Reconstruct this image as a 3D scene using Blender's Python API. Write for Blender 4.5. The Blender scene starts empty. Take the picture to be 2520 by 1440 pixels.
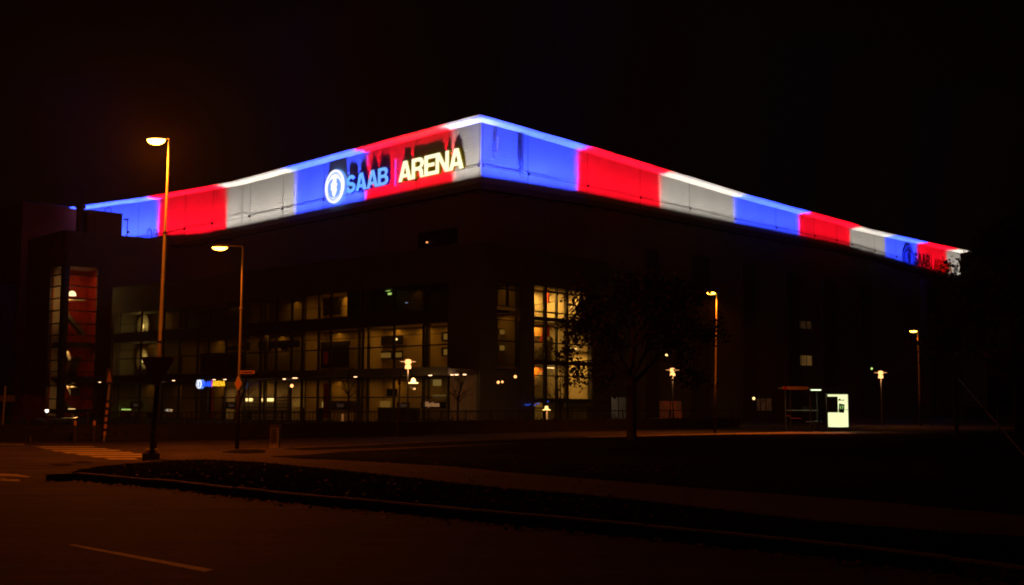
import bpy, bmesh, math, random
from mathutils import Vector, Matrix
R = math.radians
rnd = random.Random(7)
scene = bpy.context.scene
C = scene.collection

# ------------------------------------------------------------------ camera
F = 2900.0; CX, CY = 1260.0, 720.0
PITCH = math.atan(273 / F)
CAM = Vector((0, 0, 1.6))
cd = bpy.data.cameras.new('camera'); cam = bpy.data.objects.new('camera', cd); C.objects.link(cam)
cd.sensor_width = 36; cd.lens = 36 * F / 2520; cd.clip_end = 2000; cd.clip_start = 0.1
cam.location = CAM; cam.rotation_euler = (math.pi / 2 + PITCH, R(-0.15), 0)
scene.camera = cam
scene.view_settings.view_transform = 'Standard'; scene.view_settings.look = 'None'
scene.view_settings.exposure = 0.0; scene.view_settings.gamma = 1.0
cy = scene.cycles
cy.max_bounces = 5; cy.diffuse_bounces = 2; cy.glossy_bounces = 2; cy.transmission_bounces = 4
cy.transparent_max_bounces = 12; cy.volume_bounces = 0
cy.sample_clamp_indirect = 1.0; cy.use_denoising = True
cy.caustics_reflective = False; cy.caustics_refractive = False
try:
    cy.denoising_input_passes = 'RGB_ALBEDO_NORMAL'; cy.denoising_prefilter = 'ACCURATE'
    cy.pixel_filter_type = 'BLACKMAN_HARRIS'; cy.filter_width = 1.9
    cy.use_light_tree = True
except Exception:
    pass

# ------------------------------------------------------------------ world: night sky
w = bpy.data.worlds.new('World'); scene.world = w; w.use_nodes = True
nt = w.node_tree; nt.nodes.clear()
o = nt.nodes.new('ShaderNodeOutputWorld'); b = nt.nodes.new('ShaderNodeBackground')
sk = nt.nodes.new('ShaderNodeTexSky'); sk.sky_type = 'NISHITA'; sk.sun_disc = False
sk.sun_elevation = R(-12); sk.sun_rotation = R(200)
mx = nt.nodes.new('ShaderNodeMix'); mx.data_type = 'RGBA'; mx.blend_type = 'ADD'
mx.inputs['Factor'].default_value = 1
mx.inputs['B'].default_value = (0.0009, 0.0005, 0.0003, 1)   # town light in the night air
sc_ = nt.nodes.new('ShaderNodeMix'); sc_.data_type = 'RGBA'; sc_.blend_type = 'MULTIPLY'
sc_.inputs['Factor'].default_value = 1; sc_.inputs['B'].default_value = (.05, .05, .05, 1)
nt.links.new(sk.outputs[0], sc_.inputs['A']); nt.links.new(sc_.outputs['Result'], mx.inputs['A'])
nt.links.new(mx.outputs['Result'], b.inputs['Color']); nt.links.new(b.outputs[0], o.inputs['Surface'])
b.inputs['Strength'].default_value = 1.0

# ------------------------------------------------------------------ pixel -> place helpers
def ray(px, py):
    f = Vector((0, math.cos(PITCH), math.sin(PITCH))); u = Vector((0, -math.sin(PITCH), math.cos(PITCH)))
    return f + Vector((1, 0, 0)) * ((px - CX) / F) + u * ((CY - py) / F)
def atY(px, py, Y):
    d = ray(px, py); return CAM + d * (Y / d.y)
def atZ(px, py, z):
    d = ray(px, py); return CAM + d * ((z - CAM.z) / d.z)

class Frame:
    def __init__(s, o, d, n=None):
        s.o = Vector((o[0], o[1], 0)); s.d = Vector((d[0], d[1], 0)).normalized()
        s.n = Vector((n[0], n[1], 0)).normalized() if n else None
    def p(s, a, z, off=0):
        return s.o + s.d * a + s.n * off + Vector((0, 0, z))
    def sz(s, px, py, off=0):
        r = ray(px, py); O = s.o + s.n * off
        t = (O - CAM).dot(s.n) / r.dot(s.n); q = CAM + r * t
        return (q - O).dot(s.d), q.z
    def s(s_, px, off=0, py=850): return s_.sz(px, py, off)[0]

# ------------------------------------------------------------------ materials
MATS = {}
def mat(name, col=(.5, .5, .5), rough=.6, metal=0, noise=.15, nscale=3.0, bump=0, bscale=30, emit=None, es=1.0, kind=None, spec=.5):
    if name in MATS: return MATS[name]
    m = bpy.data.materials.new(name); m.use_nodes = True; t = m.node_tree; n = t.nodes
    p = n['Principled BSDF']; p.inputs['Roughness'].default_value = rough; p.inputs['Metallic'].default_value = metal
    p.inputs['Specular IOR Level'].default_value = spec
    tc = n.new('ShaderNodeTexCoord'); no = n.new('ShaderNodeTexNoise'); no.inputs['Scale'].default_value = nscale
    no.inputs['Detail'].default_value = 6
    t.links.new(tc.outputs['Object'], no.inputs['Vector'])
    cr = n.new('ShaderNodeMapRange'); cr.inputs['To Min'].default_value = 1 - noise; cr.inputs['To Max'].default_value = 1 + noise
    cr.inputs['From Min'].default_value = .3; cr.inputs['From Max'].default_value = .7
    t.links.new(no.outputs['Fac'], cr.inputs['Value'])
    mu = n.new('ShaderNodeVectorMath'); mu.operation = 'SCALE'; mu.inputs[0].default_value = col
    t.links.new(cr.outputs[0], mu.inputs['Scale']); t.links.new(mu.outputs[0], p.inputs['Base Color'])
    if bump:
        n2 = n.new('ShaderNodeTexNoise'); n2.inputs['Scale'].default_value = bscale; n2.inputs['Detail'].default_value = 5
        t.links.new(tc.outputs['Object'], n2.inputs['Vector'])
        bp = n.new('ShaderNodeBump'); bp.inputs['Strength'].default_value = bump; bp.inputs['Distance'].default_value = .03
        t.links.new(n2.outputs['Fac'], bp.inputs['Height']); t.links.new(bp.outputs[0], p.inputs['Normal'])
    if emit:
        p.inputs['Emission Color'].default_value = (*emit, 1); p.inputs['Emission Strength'].default_value = es
    MATS[name] = m; return m
def glass(name='window glass', tint=(.8, .82, .8)):
    if name in MATS: return MATS[name]
    m = bpy.data.materials.new(name); m.use_nodes = True; t = m.node_tree; t.nodes.clear()
    o = t.nodes.new('ShaderNodeOutputMaterial'); mi = t.nodes.new('ShaderNodeMixShader'); fr = t.nodes.new('ShaderNodeFresnel')
    tr = t.nodes.new('ShaderNodeBsdfTransparent'); gl = t.nodes.new('ShaderNodeBsdfGlossy')
    tr.inputs[0].default_value = (*tint, 1); gl.inputs['Roughness'].default_value = .03; fr.inputs[0].default_value = 1.45
    ge = t.nodes.new('ShaderNodeNewGeometry'); iv = t.nodes.new('ShaderNodeMath'); iv.operation = 'SUBTRACT'; iv.inputs[0].default_value = 1
    mm = t.nodes.new('ShaderNodeMath'); mm.operation = 'MULTIPLY'; t.links.new(ge.outputs['Backfacing'], iv.inputs[1]); t.links.new(iv.outputs[0], mm.inputs[1]); t.links.new(fr.outputs[0], mm.inputs[0])
    t.links.new(mm.outputs[0], mi.inputs[0]); t.links.new(tr.outputs[0], mi.inputs[1]); t.links.new(gl.outputs[0], mi.inputs[2])
    t.links.new(mi.outputs[0], o.inputs[0]); MATS[name] = m; return m
def ribbed(name, col, rough, period, depth=.02, axis='Z', noise=.06):
    m = mat(name, col, rough, noise=noise, nscale=.35)
    t = m.node_tree; n = t.nodes; p = n['Principled BSDF']
    tc = n.new('ShaderNodeTexCoord'); wv = n.new('ShaderNodeTexWave'); wv.bands_direction = axis
    wv.inputs['Scale'].default_value = 2 * math.pi / period / 20 ; wv.inputs['Distortion'].default_value = 0
    t.links.new(tc.outputs['Object'], wv.inputs['Vector'])
    bp = n.new('ShaderNodeBump'); bp.inputs['Strength'].default_value = .35; bp.inputs['Distance'].default_value = depth
    t.links.new(wv.outputs['Fac'], bp.inputs['Height']); t.links.new(bp.outputs[0], p.inputs['Normal'])
    return m

CLAD = ribbed('pale metal cladding', (.66, .66, .65), .55, .3, .015)
WALL = ribbed('plain metal wall', (.30, .25, .20), .6, .4, .02)
POLE = mat('dull lamp pole', (.10, .10, .08), .6, .1)
POLE2 = mat('dark lamp pole', (.022, .02, .018), .6, .1)
DARKW = mat('dark grey wall panel', (.10, .085, .075), .6, nscale=.5)
REDW = mat('dark red wall panel', (.28, .03, .003), .9, spec=.02, nscale=.4)
PURPW = mat('taupe wall panel', (.16, .085, .07), .8, spec=.1, nscale=.4)
METAL = mat('grey painted steel', (.06, .06, .06), .5, .3)
BLACK = mat('black metal', (.015, .015, .016), .5)
GALV = mat('galvanised steel', (.42, .42, .40), .45, .6)
CREAM = mat('cream plaster', (.60, .52, .38), .8, noise=.08, nscale=.8)
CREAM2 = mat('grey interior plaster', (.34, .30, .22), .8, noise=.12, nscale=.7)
REDI = mat('red interior paint', (.42, .02, .008), .6, noise=.25, nscale=1.5)
REDF = mat('red banner fabric', (.45, .02, .015), .7, noise=.2)
ASPH = mat('asphalt', (.06, .055, .05), .85, spec=.12, noise=.42, nscale=.3, bump=.5, bscale=18)
t = ASPH.node_tree; tc = t.nodes.new('ShaderNodeTexCoord'); mp = t.nodes.new('ShaderNodeMapping'); mp.inputs['Rotation'].default_value = (0, 0, R(38)); mp.inputs['Scale'].default_value = (.35, 2.2, 1)
n1 = t.nodes.new('ShaderNodeTexNoise'); n1.inputs['Scale'].default_value = .8; n1.inputs['Detail'].default_value = 8; n1.inputs['Roughness'].default_value = .65
mr = t.nodes.new('ShaderNodeMapRange'); mr.inputs['From Min'].default_value = .35; mr.inputs['From Max'].default_value = .68; mr.inputs['To Min'].default_value = .62; mr.inputs['To Max'].default_value = 1.45
n3 = t.nodes.new('ShaderNodeTexNoise'); n3.inputs['Scale'].default_value = 60; n3.inputs['Detail'].default_value = 2
mr3 = t.nodes.new('ShaderNodeMapRange'); mr3.inputs['To Min'].default_value = .55; mr3.inputs['To Max'].default_value = 1.45; mr3.inputs['From Min'].default_value = .25; mr3.inputs['From Max'].default_value = .75
pb = t.nodes['Principled BSDF']; old = pb.inputs['Base Color'].links[0].from_socket; vm = t.nodes.new('ShaderNodeVectorMath'); vm.operation = 'SCALE'; vm2 = t.nodes.new('ShaderNodeVectorMath'); vm2.operation = 'SCALE'
t.links.new(tc.outputs['Object'], mp.inputs[0]); t.links.new(mp.outputs[0], n1.inputs['Vector']); t.links.new(n1.outputs['Fac'], mr.inputs['Value']); t.links.new(tc.outputs['Object'], n3.inputs['Vector']); t.links.new(n3.outputs['Fac'], mr3.inputs['Value'])
t.links.new(old, vm.inputs[0]); t.links.new(mr.outputs[0], vm.inputs['Scale']); t.links.new(vm.outputs[0], vm2.inputs[0]); t.links.new(mr3.outputs[0], vm2.inputs['Scale']); t.links.new(vm2.outputs[0], pb.inputs['Base Color'])
PATHM = mat('path asphalt', (.075, .068, .06), .85, spec=.15, noise=.22, nscale=.8, bump=.4, bscale=25)
PAINT = mat('worn white road paint', (.42, .41, .38), .7, noise=.3, nscale=6, bump=.2)
STONE = mat('granite kerb', (.22, .20, .18), .8, spec=.2, noise=.25, nscale=5, bump=.5, bscale=14)
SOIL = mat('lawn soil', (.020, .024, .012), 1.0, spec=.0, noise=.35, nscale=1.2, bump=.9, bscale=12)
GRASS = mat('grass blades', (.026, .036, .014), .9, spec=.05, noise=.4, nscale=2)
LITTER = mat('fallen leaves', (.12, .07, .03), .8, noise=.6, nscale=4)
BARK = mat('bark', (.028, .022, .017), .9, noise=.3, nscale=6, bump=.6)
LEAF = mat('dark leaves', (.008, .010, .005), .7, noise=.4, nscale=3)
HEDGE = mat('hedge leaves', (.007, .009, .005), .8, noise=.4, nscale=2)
REDLEAF = mat('red leaves', (.40, .03, .015), .8, noise=.4, nscale=3)
BRICK = mat('pale brick', (.30, .22, .16), .85, noise=.15, nscale=2)
CONC = mat('concrete', (.30, .28, .25), .85, noise=.2, nscale=1.5, bump=.3)
GLASS = glass()
def em(name, col, s):
    return mat(name, tuple(min(.06, c * .1) for c in col), .5, emit=col, es=s, noise=0, spec=.2)
LENS = em('sodium lens', (1, .47, .035), 24)
LENS2 = em('warm lantern glass', (1, .42, .13), 2.6)
TUBE = em('warm fluorescent tube', (1, .62, .22), 3.2)
DOWN = em('downlight lens', (1, .55, .28), 4)
SB = em('blue letter face', (.14, .44, 1.0), 1.15)
SBside = em('blue letter side', (.0, .0, .75), .4)
AY = em('yellow letter face', (1, .98, .62), 1.25)
AYside = em('yellow letter side', (.95, .62, .0), .25)
LOGOW = em('white emblem face', (1, .98, .98), 1.15)
LOGOB = em('pale blue emblem face', (.22, .42, 1.0), .9)
LOGOR = em('blue emblem rim', (.16, .36, 1.0), .9)
DIV = em('violet divider', (.65, .06, .85), .9)
AD = em('backlit advert face', (.93, 1.0, .50), 1.15)
WINL = em('dim lit window', (.14, .07, .018), 1)
SLIT = em('lit slit window', (.2, .095, .015), 1)
GREENL = em('green exit light', (.6, .9, .2), 1.2)
BLUEL = em('blue string light', (.02, .08, .6), 1.0)

# ------------------------------------------------------------------ mesh builder
WL = {}
def tag(o, label=None, cat=None, group=None, kind=None):
    if label: o['label'] = label
    if cat: o['category'] = cat
    if group: o['group'] = group
    if kind: o['kind'] = kind
    return o
def empty(name, loc, label=None, cat=None, group=None):
    e = bpy.data.objects.new(name, None); C.objects.link(e); e.location = loc; WL[e.name] = Vector(loc)
    e.empty_display_size = .3
    return tag(e, label, cat, group)
class MB:
    def __init__(s): s.v = []; s.f = []
    def add(s, vs, fs):
        k = len(s.v); s.v += [Vector(v) for v in vs]; s.f += [[i + k for i in f] for f in fs]; return s
    def hexa(s, q):   # 8 corners: bottom 4 then top 4
        return s.add(q, [(0, 3, 2, 1), (4, 5, 6, 7), (0, 1, 5, 4), (1, 2, 6, 5), (2, 3, 7, 6), (3, 0, 4, 7)])
    def box(s, c, d, rz=0):
        x, y, z = d[0] / 2, d[1] / 2, d[2] / 2; m = Matrix.Rotation(rz, 3, 'Z'); c = Vector(c)
        return s.hexa([c + m @ Vector(p) for p in ((-x, -y, -z), (x, -y, -z), (x, y, -z), (-x, y, -z), (-x, -y, z), (x, -y, z), (x, y, z), (-x, y, z))])
    def fb(s, fr, s0, s1, z0, z1, o0, o1):
        P = fr.p
        return s.hexa([P(s0, z0, o0), P(s1, z0, o0), P(s1, z0, o1), P(s0, z0, o1), P(s0, z1, o0), P(s1, z1, o0), P(s1, z1, o1), P(s0, z1, o1)])
    def quad(s, a, b, c, d): return s.add([a, b, c, d], [(0, 1, 2, 3)])
    def tube(s, pts, rs, n=8, cap=True):
        pts = [Vector(p) for p in pts]
        if not isinstance(rs, (list, tuple)): rs = [rs] * len(pts)
        k0 = len(s.v); up = Vector((.31, .17, .93)).normalized()
        for i, p in enumerate(pts):
            t = (pts[min(i + 1, len(pts) - 1)] - pts[max(i - 1, 0)])
            t = t.normalized() if t.length > 1e-9 else Vector((0, 0, 1))
            a = t.cross(up); a = a.normalized() if a.length > .05 else t.cross(Vector((1, 0, 0))).normalized()
            bb = t.cross(a)
            for j in range(n):
                th = 2 * math.pi * j / n; s.v.append(p + (a * math.cos(th) + bb * math.sin(th)) * rs[i])
        for i in range(len(pts) - 1):
            for j in range(n):
                a0 = k0 + i * n + j; b0 = k0 + i * n + (j + 1) % n; s.f.append([a0, b0, b0 + n, a0 + n])
        if cap:
            s.f.append([k0 + j for j in range(n)][::-1]); e = k0 + (len(pts) - 1) * n; s.f.append([e + j for j in range(n)])
        return s
    def lathe(s, c, prof, n=16):
        c = Vector(c); k0 = len(s.v)
        for r, z in prof:
            for j in range(n):
                th = 2 * math.pi * j / n; s.v.append(c + Vector((r * math.cos(th), r * math.sin(th), z)))
        for i in range(len(prof) - 1):
            for j in range(n):
                a0 = k0 + i * n + j; b0 = k0 + i * n + (j + 1) % n; s.f.append([a0, b0, b0 + n, a0 + n])
        s.f.append([k0 + j for j in range(n)][::-1]); e = k0 + (len(prof) - 1) * n; s.f.append([e + j for j in range(n)])
        return s
    def prism(s, poly, fr, z0, o0, o1, a0=0):      # polygon (a,z) on a facade frame, extruded o0..o1
        n = len(poly); k = len(s.v)
        for o in (o0, o1):
            for a, z in poly: s.v.append(fr.p(a0 + a, z0 + z, o))
        s.f.append([k + i for i in range(n)]); s.f.append([k + n + i for i in range(n)][::-1])
        for i in range(n):
            j = (i + 1) % n; s.f.append([k + i, k + n + i, k + n + j, k + j])
        return s
    def slab(s, poly, z0, z1):
        n = len(poly); k = len(s.v)
        for z in (z0, z1):
            for p in poly: s.v.append(Vector((p[0], p[1], z)))
        s.f.append([k + i for i in range(n)][::-1]); s.f.append([k + n + i for i in range(n)])
        for i in range(n):
            j = (i + 1) % n; s.f.append([k + i, k + j, k + n + j, k + n + i])
        return s
    def build(s, name, m, parent=None, smooth=False, loc=None):
        me = bpy.data.meshes.new(name); off = Vector((0, 0, 0))
        if parent is not None: off = WL[parent.name]
        elif loc is not None: off = Vector(loc)
        me.from_pydata([v - off for v in s.v], [], s.f); me.materials.append(m)
        bm = bmesh.new(); bm.from_mesh(me); bmesh.ops.recalc_face_normals(bm, faces=bm.faces)
        bm.to_mesh(me); bm.free()
        if smooth:
            for p in me.polygons: p.use_smooth = True
        ob = bpy.data.objects.new(name, me); C.objects.link(ob)
        if parent is not None: ob.parent = parent
        else: ob.location = off
        WL[ob.name] = off
        return ob
def copy_tree(o, parent=None):
    c = o.copy(); C.objects.link(c)
    if parent: c.parent = parent
    for ch in list(o.children): copy_tree(ch, c)
    return c
def light(kind, name, loc, power, col, parent=None, size=.3, sizey=None, target=None, spread=None, spot=None, blend=.5):
    ld = bpy.data.lights.new(name, kind); ld.energy = power; ld.color = col
    ob = bpy.data.objects.new(name, ld); C.objects.link(ob)
    loc = Vector(loc)
    if kind == 'AREA':
        ld.shape = 'RECTANGLE' if sizey else 'SQUARE'; ld.size = size
        if sizey: ld.size_y = sizey
        if spread: ld.spread = spread
    else: ld.shadow_soft_size = size
    if spot: ld.spot_size = spot; ld.spot_blend = blend
    if target is not None: ob.rotation_euler = (Vector(target) - loc).to_track_quat('-Z', 'Y').to_euler()
    if parent is not None: ob.parent = parent; loc = loc - WL[parent.name]
    ob.location = loc
    return ob
def curve_poly(polys, extr):
    """filled 2D outlines with holes -> (verts, faces) in x,y with thickness z"""
    cu = bpy.data.curves.new('tmp', 'CURVE'); cu.dimensions = '2D'; cu.fill_mode = 'BOTH'; cu.extrude = extr / 2
    for pl in polys:
        sp = cu.splines.new('POLY'); sp.points.add(len(pl) - 1); sp.use_cyclic_u = True
        for i, (x, y) in enumerate(pl): sp.points[i].co = (x, y, 0, 1)
    return _cm(cu)
def _cm(cu):
    ob = bpy.data.objects.new('tmp', cu); C.objects.link(ob); dg = bpy.context.evaluated_depsgraph_get()
    me = bpy.data.meshes.new_from_object(ob.evaluated_get(dg))
    vs = [v.co.copy() for v in me.vertices]; fs = [list(p.vertices) for p in me.polygons]
    bpy.data.objects.remove(ob); bpy.data.curves.remove(cu); bpy.data.meshes.remove(me)
    return vs, fs
def text_geo(body, size, extr=.02, bold=0.0):
    cu = bpy.data.curves.new('tmp', 'FONT'); cu.body = body; cu.size = size; cu.extrude = extr / 2; cu.offset = bold
    cu.resolution_u = 3
    return _cm(cu)
def geo_on(fr, geo, a0, z0, off, flip, m, name, parent, sx=1.0, side=0):
    """place flat (x,y,z) geometry on a facade: x to the viewer's right, y up, z outward"""
    vs, fs = geo
    mb = MB(); mb.add([fr.p(a0 + flip * v.x * sx, z0 + v.y, off + v.z) for v in vs], fs)
    ob = mb.build(name, m, parent)
    side = m if side == 0 else side
    if side is not None:
        ob.data.materials.append(side); ob.data.materials.append(BLACK)
        for p, f in zip(ob.data.polygons, fs):
            zz = [vs[i].z for i in f]
            if max(zz) - min(zz) > 1e-5: p.material_index = 1
            elif zz[0] < 0: p.material_index = 2
    return ob

# ------------------------------------------------------------------ letters drawn as outlines (unit height 1)
def arc(cx, cy_, rx, ry, a0, a1, n=10):
    return [(cx + rx * math.cos(R(a0 + (a1 - a0) * i / n)), cy_ + ry * math.sin(R(a0 + (a1 - a0) * i / n))) for i in range(n + 1)]
def L_A():
    return .86, [[(0, 0), (.30, 1), (.56, 1), (.86, 0), (.62, 0), (.575, .18), (.285, .18), (.24, 0)], [(.335, .35), (.525, .35), (.43, .72)]]
def L_R():
    return .80, [[(0, 0), (0, 1)] + arc(.47, .72, .29, .28, 90, -38) + [(.60, .46), (.70, .36), (.73, .10), (.78, 0), (.54, 0), (.51, .14), (.47, .34), (.38, .38), (.22, .38), (.22, 0)],
                 [(.22, .56)] + arc(.42, .69, .13, .13, -90, 90, 6) + [(.22, .82)]]
def L_E():
    return .70, [[(0, 0), (0, 1), (.68, 1), (.68, .81), (.22, .81), (.22, .60), (.62, .60), (.62, .42), (.22, .42), (.22, .19), (.70, .19), (.70, 0)]]
def L_N():
    return .80, [[(0, 0), (0, 1), (.24, 1), (.58, .37), (.58, 1), (.79, 1), (.79, 0), (.56, 0), (.21, .63), (.21, 0)]]
def L_B():
    return .80, [[(0, 0), (0, 1)] + arc(.46, .745, .27, .255, 90, -50, 8) + arc(.48, .28, .30, .28, 50, -90, 8),
                 [(.22, .60)] + arc(.42, .71, .10, .11, -90, 90, 6) + [(.22, .82)],
                 [(.22, .18)] + arc(.43, .30, .12, .12, -90, 90, 6) + [(.22, .42)]]
def L_S():
    c = arc(.38, .70, .24, .21, 15, 270, 14)[:-1] + arc(.38, .29, .26, .20, 90, -165, 14)
    w_ = .105; L, Rr = [], []
    for i, (x, y) in enumerate(c):
        a = c[max(0, i - 1)]; b_ = c[min(len(c) - 1, i + 1)]; tx, ty = b_[0] - a[0], b_[1] - a[1]; l = math.hypot(tx, ty)
        nx, ny = -ty / l, tx / l; L.append((x + nx * w_, y + ny * w_)); Rr.append((x - nx * w_, y - ny * w_))
    return .76, [L + Rr[::-1]]
def word(fr, letters, a_px, a_end_px, zmid, h, off, flip, mface, mside, parent, depth=.25):
    s0 = fr.s(a_px); s1 = fr.s(a_end_px); tot = sum(l()[0] for l in letters) + .0 * len(letters)
    gap = -.015; tot += gap * (len(letters) - 1); k = abs(s1 - s0) / tot; x = 0
    for l in letters:
        wd, polys = l()
        vs, fs = curve_poly([[(px_ * k, py_ * h) for px_, py_ in pl] for pl in polys], depth)
        geo_on(fr, (vs, fs), s0 + flip * x * k, zmid - h / 2, off, flip, mface, 'letter', parent, side=mside)
        x += wd + gap
def emblem(fr, s, z, r, off, flip, parent, lit=True):
    W, B_, RM = (LOGOW, LOGOB, LOGOR) if lit else (UNL2, UNL, UNL)
    def disc(ro, zs=1.0, n=40): return [(ro * math.cos(2 * math.pi * i / n), ro * zs * math.sin(2 * math.pi * i / n)) for i in range(n)]
    geo_on(fr, curve_poly([disc(r * 1.03)], .3), s, z, off, flip, RM, 'emblem_box', parent)
    geo_on(fr, curve_poly([disc(r), disc(r * .86)], .05), s, z, off + .18, flip, W, 'emblem_ring', parent)
    geo_on(fr, curve_poly([disc(r * .82)], .04), s, z, off + .17, flip, W if lit else B_, 'emblem_face', parent)
    # pointed lens field with a blunt white figure in it
    def lens(a, h_, n=14):
        up = [(a * math.cos(math.pi * i / n), h_ * math.sin(math.pi * i / n) ** .9) for i in range(n + 1)]
        return up + [(x, -y * 1.15) for x, y in up[::-1][1:-1]]
    geo_on(fr, curve_poly([[(x, y - .05 * r) for x, y in lens(r * .68, r * .55)]], .03), s, z, off + .215, flip, B_ if lit else UNL2, 'emblem_field', parent)
    fig = [(-.10, .46), (.12, .50), (.26, .40), (.22, .22), (.33, .10), (.24, -.06), (.30, -.26), (.12, -.55), (.0, -.66), (-.16, -.50), (-.20, -.28), (-.34, -.14), (-.28, .02), (-.36, .14), (-.22, .26)]
    geo_on(fr, curve_poly([[(x * r, y * r) for x, y in fig]], .02), s, z, off + .245, flip, W if lit else UNL, 'emblem_figure', parent)
    # arcs of lettering-like trim top and bottom
    for a0, a1, nn in ((30, 150, 1), (215, 325, 1)):
        pl = arc(0, 0, r * .79, r * .79, a0, a1, 14) + arc(0, 0, r * .74, r * .74, a1, a0, 14)
        geo_on(fr, curve_poly([pl], .02), s, z, off + .215, flip, B_ if lit else UNL2, 'emblem_trim', parent)
UNL = mat('unlit sign blue', (.012, .012, .03), .5)
UNL2 = mat('unlit sign grey blue', (.16, .19, .42), .4)
UNLR = mat('unlit sign red yellow', (.22, .05, .02), .5)

# ------------------------------------------------------------------ ARENA HALL
A = Vector((-2.66, 98.2))
HL = Frame(A, (-.678, .735), (-.735, -.678)); HR = Frame(A, (.735, .678), (.678, -.735))
hall = empty('arena_hall', (A.x, A.y, 0), 'big dark hall with red, white and blue lit band under its roof', 'arena')
def xy(v): return (v.x, v.y)
# left: bends to be more frontal past the sixth panel; right: straight with a falling roof line
ZTOP = atY(1181, 302, A.y).z; ZBOT = atY(1181, 449, A.y).z
lp = [(A.x, A.y, ZTOP, ZBOT)]
for px_, y0_, y1_ in ((600, 457, 569), (375, 496, 616), (196, 520, 0)):
    q = atZ(px_, y0_, ZTOP); lp.append((q.x, q.y, ZTOP, atY(px_, y1_, q.y).z if y1_ else lp[-1][3]))
rp = [lp[0]]
for px_, y0_, y1_ in ((1445, 377, 489), (1813, 487, 560), (2066, 553, 607), (2103, 566, 618), (2160, 578.5, 633), (2213, 590, 649), (2360, 621, 687)):
    s_, zt = HR.sz(px_, y0_); _, zb = HR.sz(px_, y1_); q = HR.p(s_, 0); rp.append((q.x, q.y, zt, zb))
path = lp[::-1] + rp[1:]                     # from far left to far right
def offset(pts, o):
    out = []
    for i, p in enumerate(pts):
        ns = []
        for a, b_ in ((i - 1, i), (i, i + 1)):
            if a < 0 or b_ >= len(pts): continue
            d = Vector((pts[b_][0] - pts[a][0], pts[b_][1] - pts[a][1])).normalized(); ns.append(Vector((d.y, -d.x)))
        m = sum(ns, Vector((0, 0))); m = m.normalized(); k = o / max(.3, m.dot(ns[0])); out.append((p[0] + m.x * k, p[1] + m.y * k))
    return out
def strip(mb, pts, o0, o1, zf0, zf1):
    a = offset(pts, o0); b_ = offset(pts, o1)
    for i in range(len(pts) - 1):
        q = []
        for zf in (zf0, zf1):
            for (u, j) in ((a, i), (a, i + 1), (b_, i + 1), (b_, i)): q.append(Vector((u[j][0], u[j][1], zf(pts[j]))))
        mb.hexa(q)
    return mb
strip(MB(), path, -.4, 0, lambda p: 0, lambda p: p[2] - .02).build('wall', WALL, hall)
strip(MB(), path, .003, .12, lambda p: p[3], lambda p: p[2]).build('cladding_band', CLAD, hall)
strip(MB(), path, -.6, 1.5, lambda p: p[2] + .01, lambda p: p[2] + .13).build('eave', mat('white eave panel', (.72, .72, .71), .5, noise=.05), hall)
fa = MB(); oa, ob_, oc = offset(path, 1.503), offset(path, 1.62), offset(path, 1.45)
for i in range(len(path) - 1):
    j = i + 1; z0, z1 = path[i][2], path[j][2]
    fa.hexa([Vector((oa[i][0], oa[i][1], z0)), Vector((oa[j][0], oa[j][1], z1)), Vector((ob_[j][0], ob_[j][1], z1 + .15)), Vector((ob_[i][0], ob_[i][1], z0 + .15)),
             Vector((oc[i][0], oc[i][1], z0 + .14)), Vector((oc[j][0], oc[j][1], z1 + .14)), Vector((ob_[j][0], ob_[j][1], z1 + .17)), Vector((ob_[i][0], ob_[i][1], z0 + .17))])
fa.build('fascia', CLAD, hall)
back = offset(path, -.5)
rf = MB(); n_ = len(back)
far = [(back[-1][0] - 40, back[-1][1] + 45), (back[0][0] + 20, back[0][1] + 60)]
poly = [(x, y) for x, y in back] + far
zs = [p[2] for p in path] + [path[-1][2], ZTOP]
k = len(rf.v); rf.v += [Vector((p[0], p[1], z + .1)) for p, z in zip(poly, zs)]; rf.v.append(Vector((5, 135, 24.5)))
for i in range(len(poly)): rf.f.append([i, (i + 1) % len(poly), len(poly)])
rf.build('roof', DARKW, hall)
ends = MB()
for a_, b_ in ((poly[n_ - 1], far[0]), (poly[0], far[1]), (far[0], far[1])):
    ends.quad((a_[0], a_[1], 0), (b_[0], b_[1], 0), (b_[0], b_[1], 21.2), (a_[0], a_[1], 21.2))
ends.build('rear_wall', WALL, hall)
# joints, cable and its clips on the band
def along(pts):
    L = [0]
    for i in range(len(pts) - 1): L.append(L[-1] + math.hypot(pts[i + 1][0] - pts[i][0], pts[i + 1][1] - pts[i][1]))
    return L
def pos(pts, L, s):
    i = 0
    while i < len(pts) - 2 and s > L[i + 1]: i += 1
    t = (s - L[i]) / (L[i + 1] - L[i]); a, b_ = pts[i], pts[i + 1]
    d = Vector((b_[0] - a[0], b_[1] - a[1], 0)).normalized()
    return Vector((a[0] + (b_[0] - a[0]) * t, a[1] + (b_[1] - a[1]) * t, 0)), a[2] + (b_[2] - a[2]) * t, a[3] + (b_[3] - a[3]) * t, d
LL, LR = along(lp), along(rp)
def px_to_s(pts, L, px):
    best = None
    lo, hi = 0.0, L[-1]
    f = lambda s: (lambda q: CX + F * math.sqrt(1 + (273 / F) ** 2) * q.x / q.y * 1.0)(pos(pts, L, s)[0])
    inc = f(hi) > f(lo)
    for _ in range(50):
        m = (lo + hi) / 2
        if (f(m) < px) == inc: lo = m
        else: hi = m
    return (lo + hi) / 2
JM = mat('joint seam', (.42, .42, .43), .6)
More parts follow.
